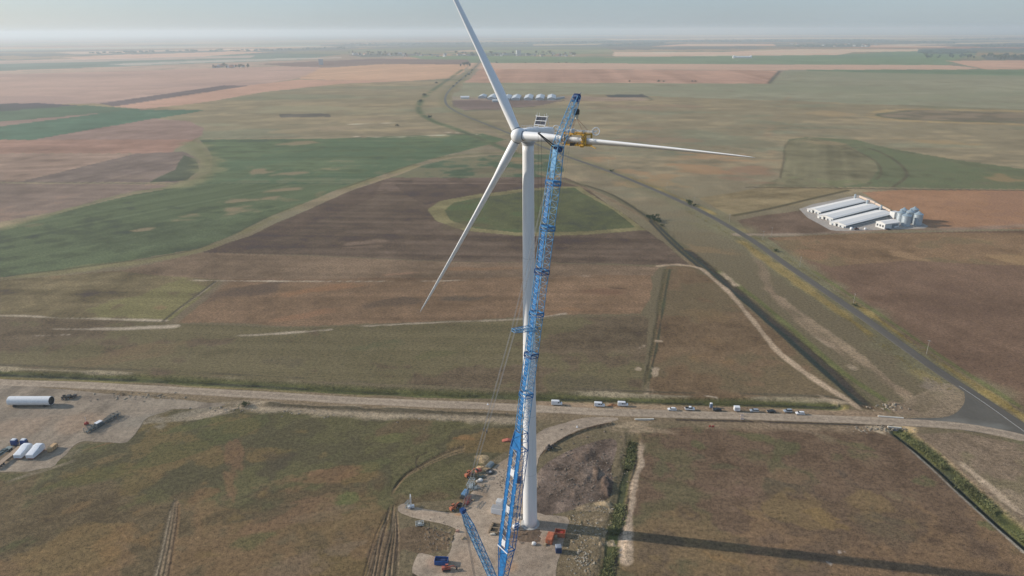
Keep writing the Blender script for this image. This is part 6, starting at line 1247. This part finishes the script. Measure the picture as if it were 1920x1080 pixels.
for k, (x, y, s, l) in enumerate(((1146, 322, .9, 'lone dark bush beside the road, right of the crane boom'), (1291, 383, 1.4, 'rounder of two roadside bushes where the canal nears the road'), (1301, 387, .9, 'flatter of two roadside bushes where the canal nears the road'), (1603, 574, .6, 'tuft-like bush at the foot of a roadside pole'), (1455, 472, .8, 'low bush on the field side of the road below the farm'), (745, 237, 1.4, 'small bush on the grassland left of the stream'), (806, 221, 1.6, 'dark bush on the stream bend left of the upright blade'), (457, 764, .75, 'dark round bush on the bank below the gravel road'))): plant(sprot, k, x, y, s, l)
for k, (x, y, s) in enumerate(((864, 125, 1.5), (871, 124.5, 1.9), (877, 124.6, 2.3), (881, 125, 1.8))): plant(protos, k, x, y, s, 'tree in the dark clump on the far pink field left of the road', 'trees in the far field clump')
for k, (x, y) in enumerate(((893, 126), (886, 133), (884, 137), (879, 141), (874, 144), (864, 150), (861, 152.5), (856, 157), (850, 163), (796, 180), (790, 192), (818, 157))): plant(sprot, k, x, y, rv2.uniform(1.2, 2.3), 'dark bush on the verge of the far end of the country road', 'bushes along the far road')
for k in range(70):
    x = rv2.uniform(650, 1085); y = 104.5 - abs(x - 880) * .004 + rv2.uniform(-3.5, 2); plant(protos, k, x, y, rv2.uniform(1.3, 2.6), 'dark tree among the houses of the far village', 'trees of the far village')
for k in range(16): plant(protos, k, rv2.uniform(398, 466), rv2.uniform(124, 128.5), rv2.uniform(1.0, 1.9), 'dark tree of the hamlet far off on the left', 'trees of the left hamlet')
for k, (x, y) in enumerate([(rv2.uniform(1735, 1925), 107 + rv2.uniform(-1.5, 4)) for _ in range(46)] + [(rv2.uniform(1862, 1935), rv2.uniform(106, 114)) for _ in range(26)]): plant(protos, k, x, y, rv2.uniform(1.2, 2.6), 'tree in the hedge belt at the far right field edge', 'trees of the right hedge belt')
for k, x in enumerate((912, 930, 985, 1010, 1042, 1048, 1062, 1080, 1098, 1130, 1236, 1298, 1304, 1245, 1180)): plant(sprot, k, x, 118.5 if x < 1140 else 153.5, rv2.uniform(1.3, 2.4), 'dark bush on a field boundary behind the barns', 'bushes on far field boundaries')
# far woods that read as dark bands
def wood(name, label, bands, seed):
    rng = random.Random(seed); mb = MB()
    for (x1, y1, x2, y2, dy, n, h) in bands:
        for _ in range(n):
            f = rng.random(); c = G(x1 + (x2 - x1) * f, y1 + (y2 - y1) * f + rng.uniform(-dy, dy)); r = h * rng.uniform(.5, 1.1); hh = h * rng.uniform(.7, 1.25)
            for q in range(3):
                o = Vector((rng.uniform(-r, r), rng.uniform(-r, r), 0)); ring = []
                for k in range(3):
                    rr = r * (.8, 1.0, .45)[k] * rng.uniform(.75, 1.2); zz = hh * (.1, .5, .95)[k] * rng.uniform(.85, 1.1)
                    ring.append([c + o + Vector((cos(a) * rr * rng.uniform(.8, 1.2), sin(a) * rr * rng.uniform(.8, 1.2), zz)) for a in np.linspace(0, 2 * pi, 7)[:-1]])
                mb.loft(ring)
    return tag(mb.build(name, LEAF[3]), label, kind='stuff')
wood('far_woodland', 'blue-grey woods in long bands near the horizon', [(640, 84, 1000, 80.5, 1.2, 130, 15), (980, 80, 1270, 78, 1.3, 130, 15), (1140, 85, 1245, 80.5, 1.6, 110, 14), (1270, 77, 1660, 76, 1.6, 170, 16), (1490, 86.5, 1632, 84.5, 1.6, 120, 14), (1625, 77, 1790, 80, 1.4, 70, 14), (1725, 98, 1815, 97, 1.6, 150, 14), (1760, 99, 1830, 99, 1, 60, 10), (430, 96, 660, 90, 1.0, 50, 13), (170, 100, 420, 95, 1.2, 50, 14), (1780, 75, 1960, 72, 1.2, 60, 18), (1830, 87, 1960, 85, 1.2, 60, 14)], 12)
# power poles along the road
PT = None
for k, (x, y, l) in enumerate(((1140, 313, 'farthest thin power pole, right of the crane jib load'), (1250, 356, 'thin power pole on the grass above the road, second from the far end'), (1301, 385, 'thin power pole beside the two roadside bushes'), (1367, 418, 'power pole at the left corner of the dark farm parcel'), (1430, 451, 'power pole where the farm lane meets the road, the left one'), (1446, 444, 'power pole on the farm lane, the right one'), (1499, 501, 'power pole beside the road below the farm lane'), (1599, 573, 'power pole beside the tuft-like bush on the road'), (1737, 664, 'nearest power pole, leaning slightly above the junction'))):
    if PT is None:
        PT = thing('power_pole', l, 'power pole', G(x, y), 0, 'power poles along the country road'); b = MB(); b.tube((0, 0, -.3), (.35, 0, 9.2), .13, .08, n=8); b.build('pole', mat('pole_concrete', (.34, .32, .28), .8), PT); b = MB(); b.box((.33, 0, 8.7), (.12, 1.8, .14)); ca_ = b.build('crossarm', STEEL, PT); b = MB()
        b.lathe((.33, 0, 8.77), [(.03, 0), (.09, .1), (.05, .25), (.02, .3)], n=8); b.build('insulator', LAMP, ca_); o = PT
    else: o = copy_tree(PT)
    o.location = G(x, y); o['label'] = l; o.rotation_euler = (0, 0, rv2.uniform(0, 1)); 
# reeds and rough grass in the ditches
def reeds(name, label, pts, hw, hgt, dens, m, seed, z0=-.5, off=0.0):
    rng = random.Random(seed); P = smooth_pts(W2(pts), False, 6); mb = MB()
    for a, b in zip(P, P[1:]):
        L = math.hypot(b[0] - a[0], b[1] - a[1]); d = Vector((b[0] - a[0], b[1] - a[1], 0)).normalized(); n_ = Vector((-d.y, d.x, 0))
        for _ in range(int(L * dens * 3.2)):
            c = Vector((*a, z0)) + d * rng.uniform(0, L) + n_ * (off + rng.gauss(0, hw * .5))
            if vnoise(np.array([c.x / 7]), np.array([c.y / 7]), 3)[0] < .36: continue
            h = hgt * rng.uniform(.3, .8)
            for _ in range(5):
                t = rng.uniform(0, 2 * pi); o = Vector((cos(t), sin(t), 0)); e = c + o * rng.uniform(.5, 1.0) * h * .8 + Vector((0, 0, h * rng.uniform(.35, .85))); s = Vector((-o.y, o.x, 0)) * h * .06
                mb.add([c - s, c + s, e + s * .8, e - s * .8], [(0, 1, 2, 3)])
    return tag(mb.build(name, m), label, kind='stuff')
REED = leaf_mat('reed_green', (.15, .155, .065), .6, .12); REED2 = leaf_mat('reed_olive', (.13, .125, .05), .4, .2)
reeds('ditch_reeds', 'green reeds filling the ditch at the right edge', [(1690, 812), (1740, 850), (1800, 905), (1860, 958), (1925, 1012), (2000, 1075)], 3.4, 1.7, 9, REED, 3, off=1.0)
reeds('ditch_reeds', 'dark green reeds in the ditch right of the building site', [(1187, 828), (1182, 860), (1174, 885)], 2.4, 1.8, 9, REED, 4); reeds('ditch_reeds', 'reeds in the lower stretch of the site ditch', [(1164, 945), (1158, 975), (1150, 1010), (1140, 1070), (1128, 1150)], 2.6, 1.9, 9, REED, 5)
reeds('ditch_reeds', 'yellow-green grass along the ditch north of the site road', [(-60, 696), (0, 699), (150, 705), (300, 711), (500, 721), (650, 730), (800, 736), (950, 741), (1100, 746), (1250, 752), (1400, 755), (1555, 759)], 2.6, 1.1, 4, REED2, 6)
reeds('verge_grass', 'yellow weeds along the country road verges', [(1300, 395), (1395, 446), (1480, 506), (1600, 590), (1740, 694), (1800, 728)], 4.0, 1.0, 2.2, leaf_mat('weed_yellow', (.24, .19, .05), .4, .2), 7, z0=-.1, off=-7)
reeds('verge_grass', 'yellow weeds on the far verge of the country road', [(1395, 441), (1480, 500), (1600, 582), (1740, 682), (1850, 755), (1940, 815)], 3.0, 1.0, 2.0, leaf_mat('weed_yellow', (.24, .19, .05)), 8, z0=-.1, off=8)
reeds('canal_grass', 'dark weeds along the canal bank', [(1225, 415), (1270, 460), (1320, 502), (1400, 562), (1480, 632), (1560, 702), (1622, 752)], 2.2, 1.0, 1.6, leaf_mat('weed_dark', (.07, .075, .035), .4, .2), 9, z0=-.2, off=5)

def clods(name, label, spots, m, seed):
    """loose lumps of earth and broken stone"""
    rng = random.Random(seed); mb = MB()
    for (x, y, rx, ry, n, s0) in spots:
        for _ in range(n):
            c = G(x + rng.gauss(0, rx), y + rng.gauss(0, ry)); s = s0 * rng.uniform(.35, 1.3); ring = []
            for k, (f, z) in enumerate(((.8, -.15), (1, .25), (.5, .6))):
                ring.append([c + Vector((cos(t) * s * f * rng.uniform(.6, 1.3), sin(t) * s * f * rng.uniform(.6, 1.3), s * z * rng.uniform(.7, 1.2))) for t in np.linspace(0, 2 * pi, 6)[:-1]])
            mb.loft(ring)
    return tag(mb.build(name, m), label, kind='stuff')
clods('rubble', 'pale broken stone and rubble strewn right of the hardstand', [(1092, 1045, 13, 16, 110, .4), (1115, 985, 18, 10, 40, .35), (1130, 950, 10, 8, 50, .4), (1080, 985, 10, 12, 30, .3), (1098, 1012, 14, 10, 40, .35)], mat('stone_pale', (.30, .26, .20), .95, var=.4), 21)
clods('earth_clods', 'dark clods of dug earth round the building site', [(825, 1005, 18, 14, 80, .35), (1105, 880, 30, 26, 260, .45), (1060, 910, 22, 22, 120, .4), (940, 900, 8, 14, 60, .4), (985, 1010, 14, 6, 60, .35)], mat('soil_dark', (.18, .145, .11), .95, var=.4), 22)
clods('bank_clods', 'clods and pale lumps on the bank below the site road', [(470, 766, 40, 4, 70, .6), (600, 772, 50, 4, 90, .6), (740, 778, 50, 4, 90, .6), (880, 783, 50, 4, 90, .6), (1650, 804, 22, 3, 80, .6), (1665, 763, 18, 4, 50, .7), (260, 745, 40, 4, 60, .6)], mat('lump_tan', (.28, .235, .175), .95, var=.5), 23)
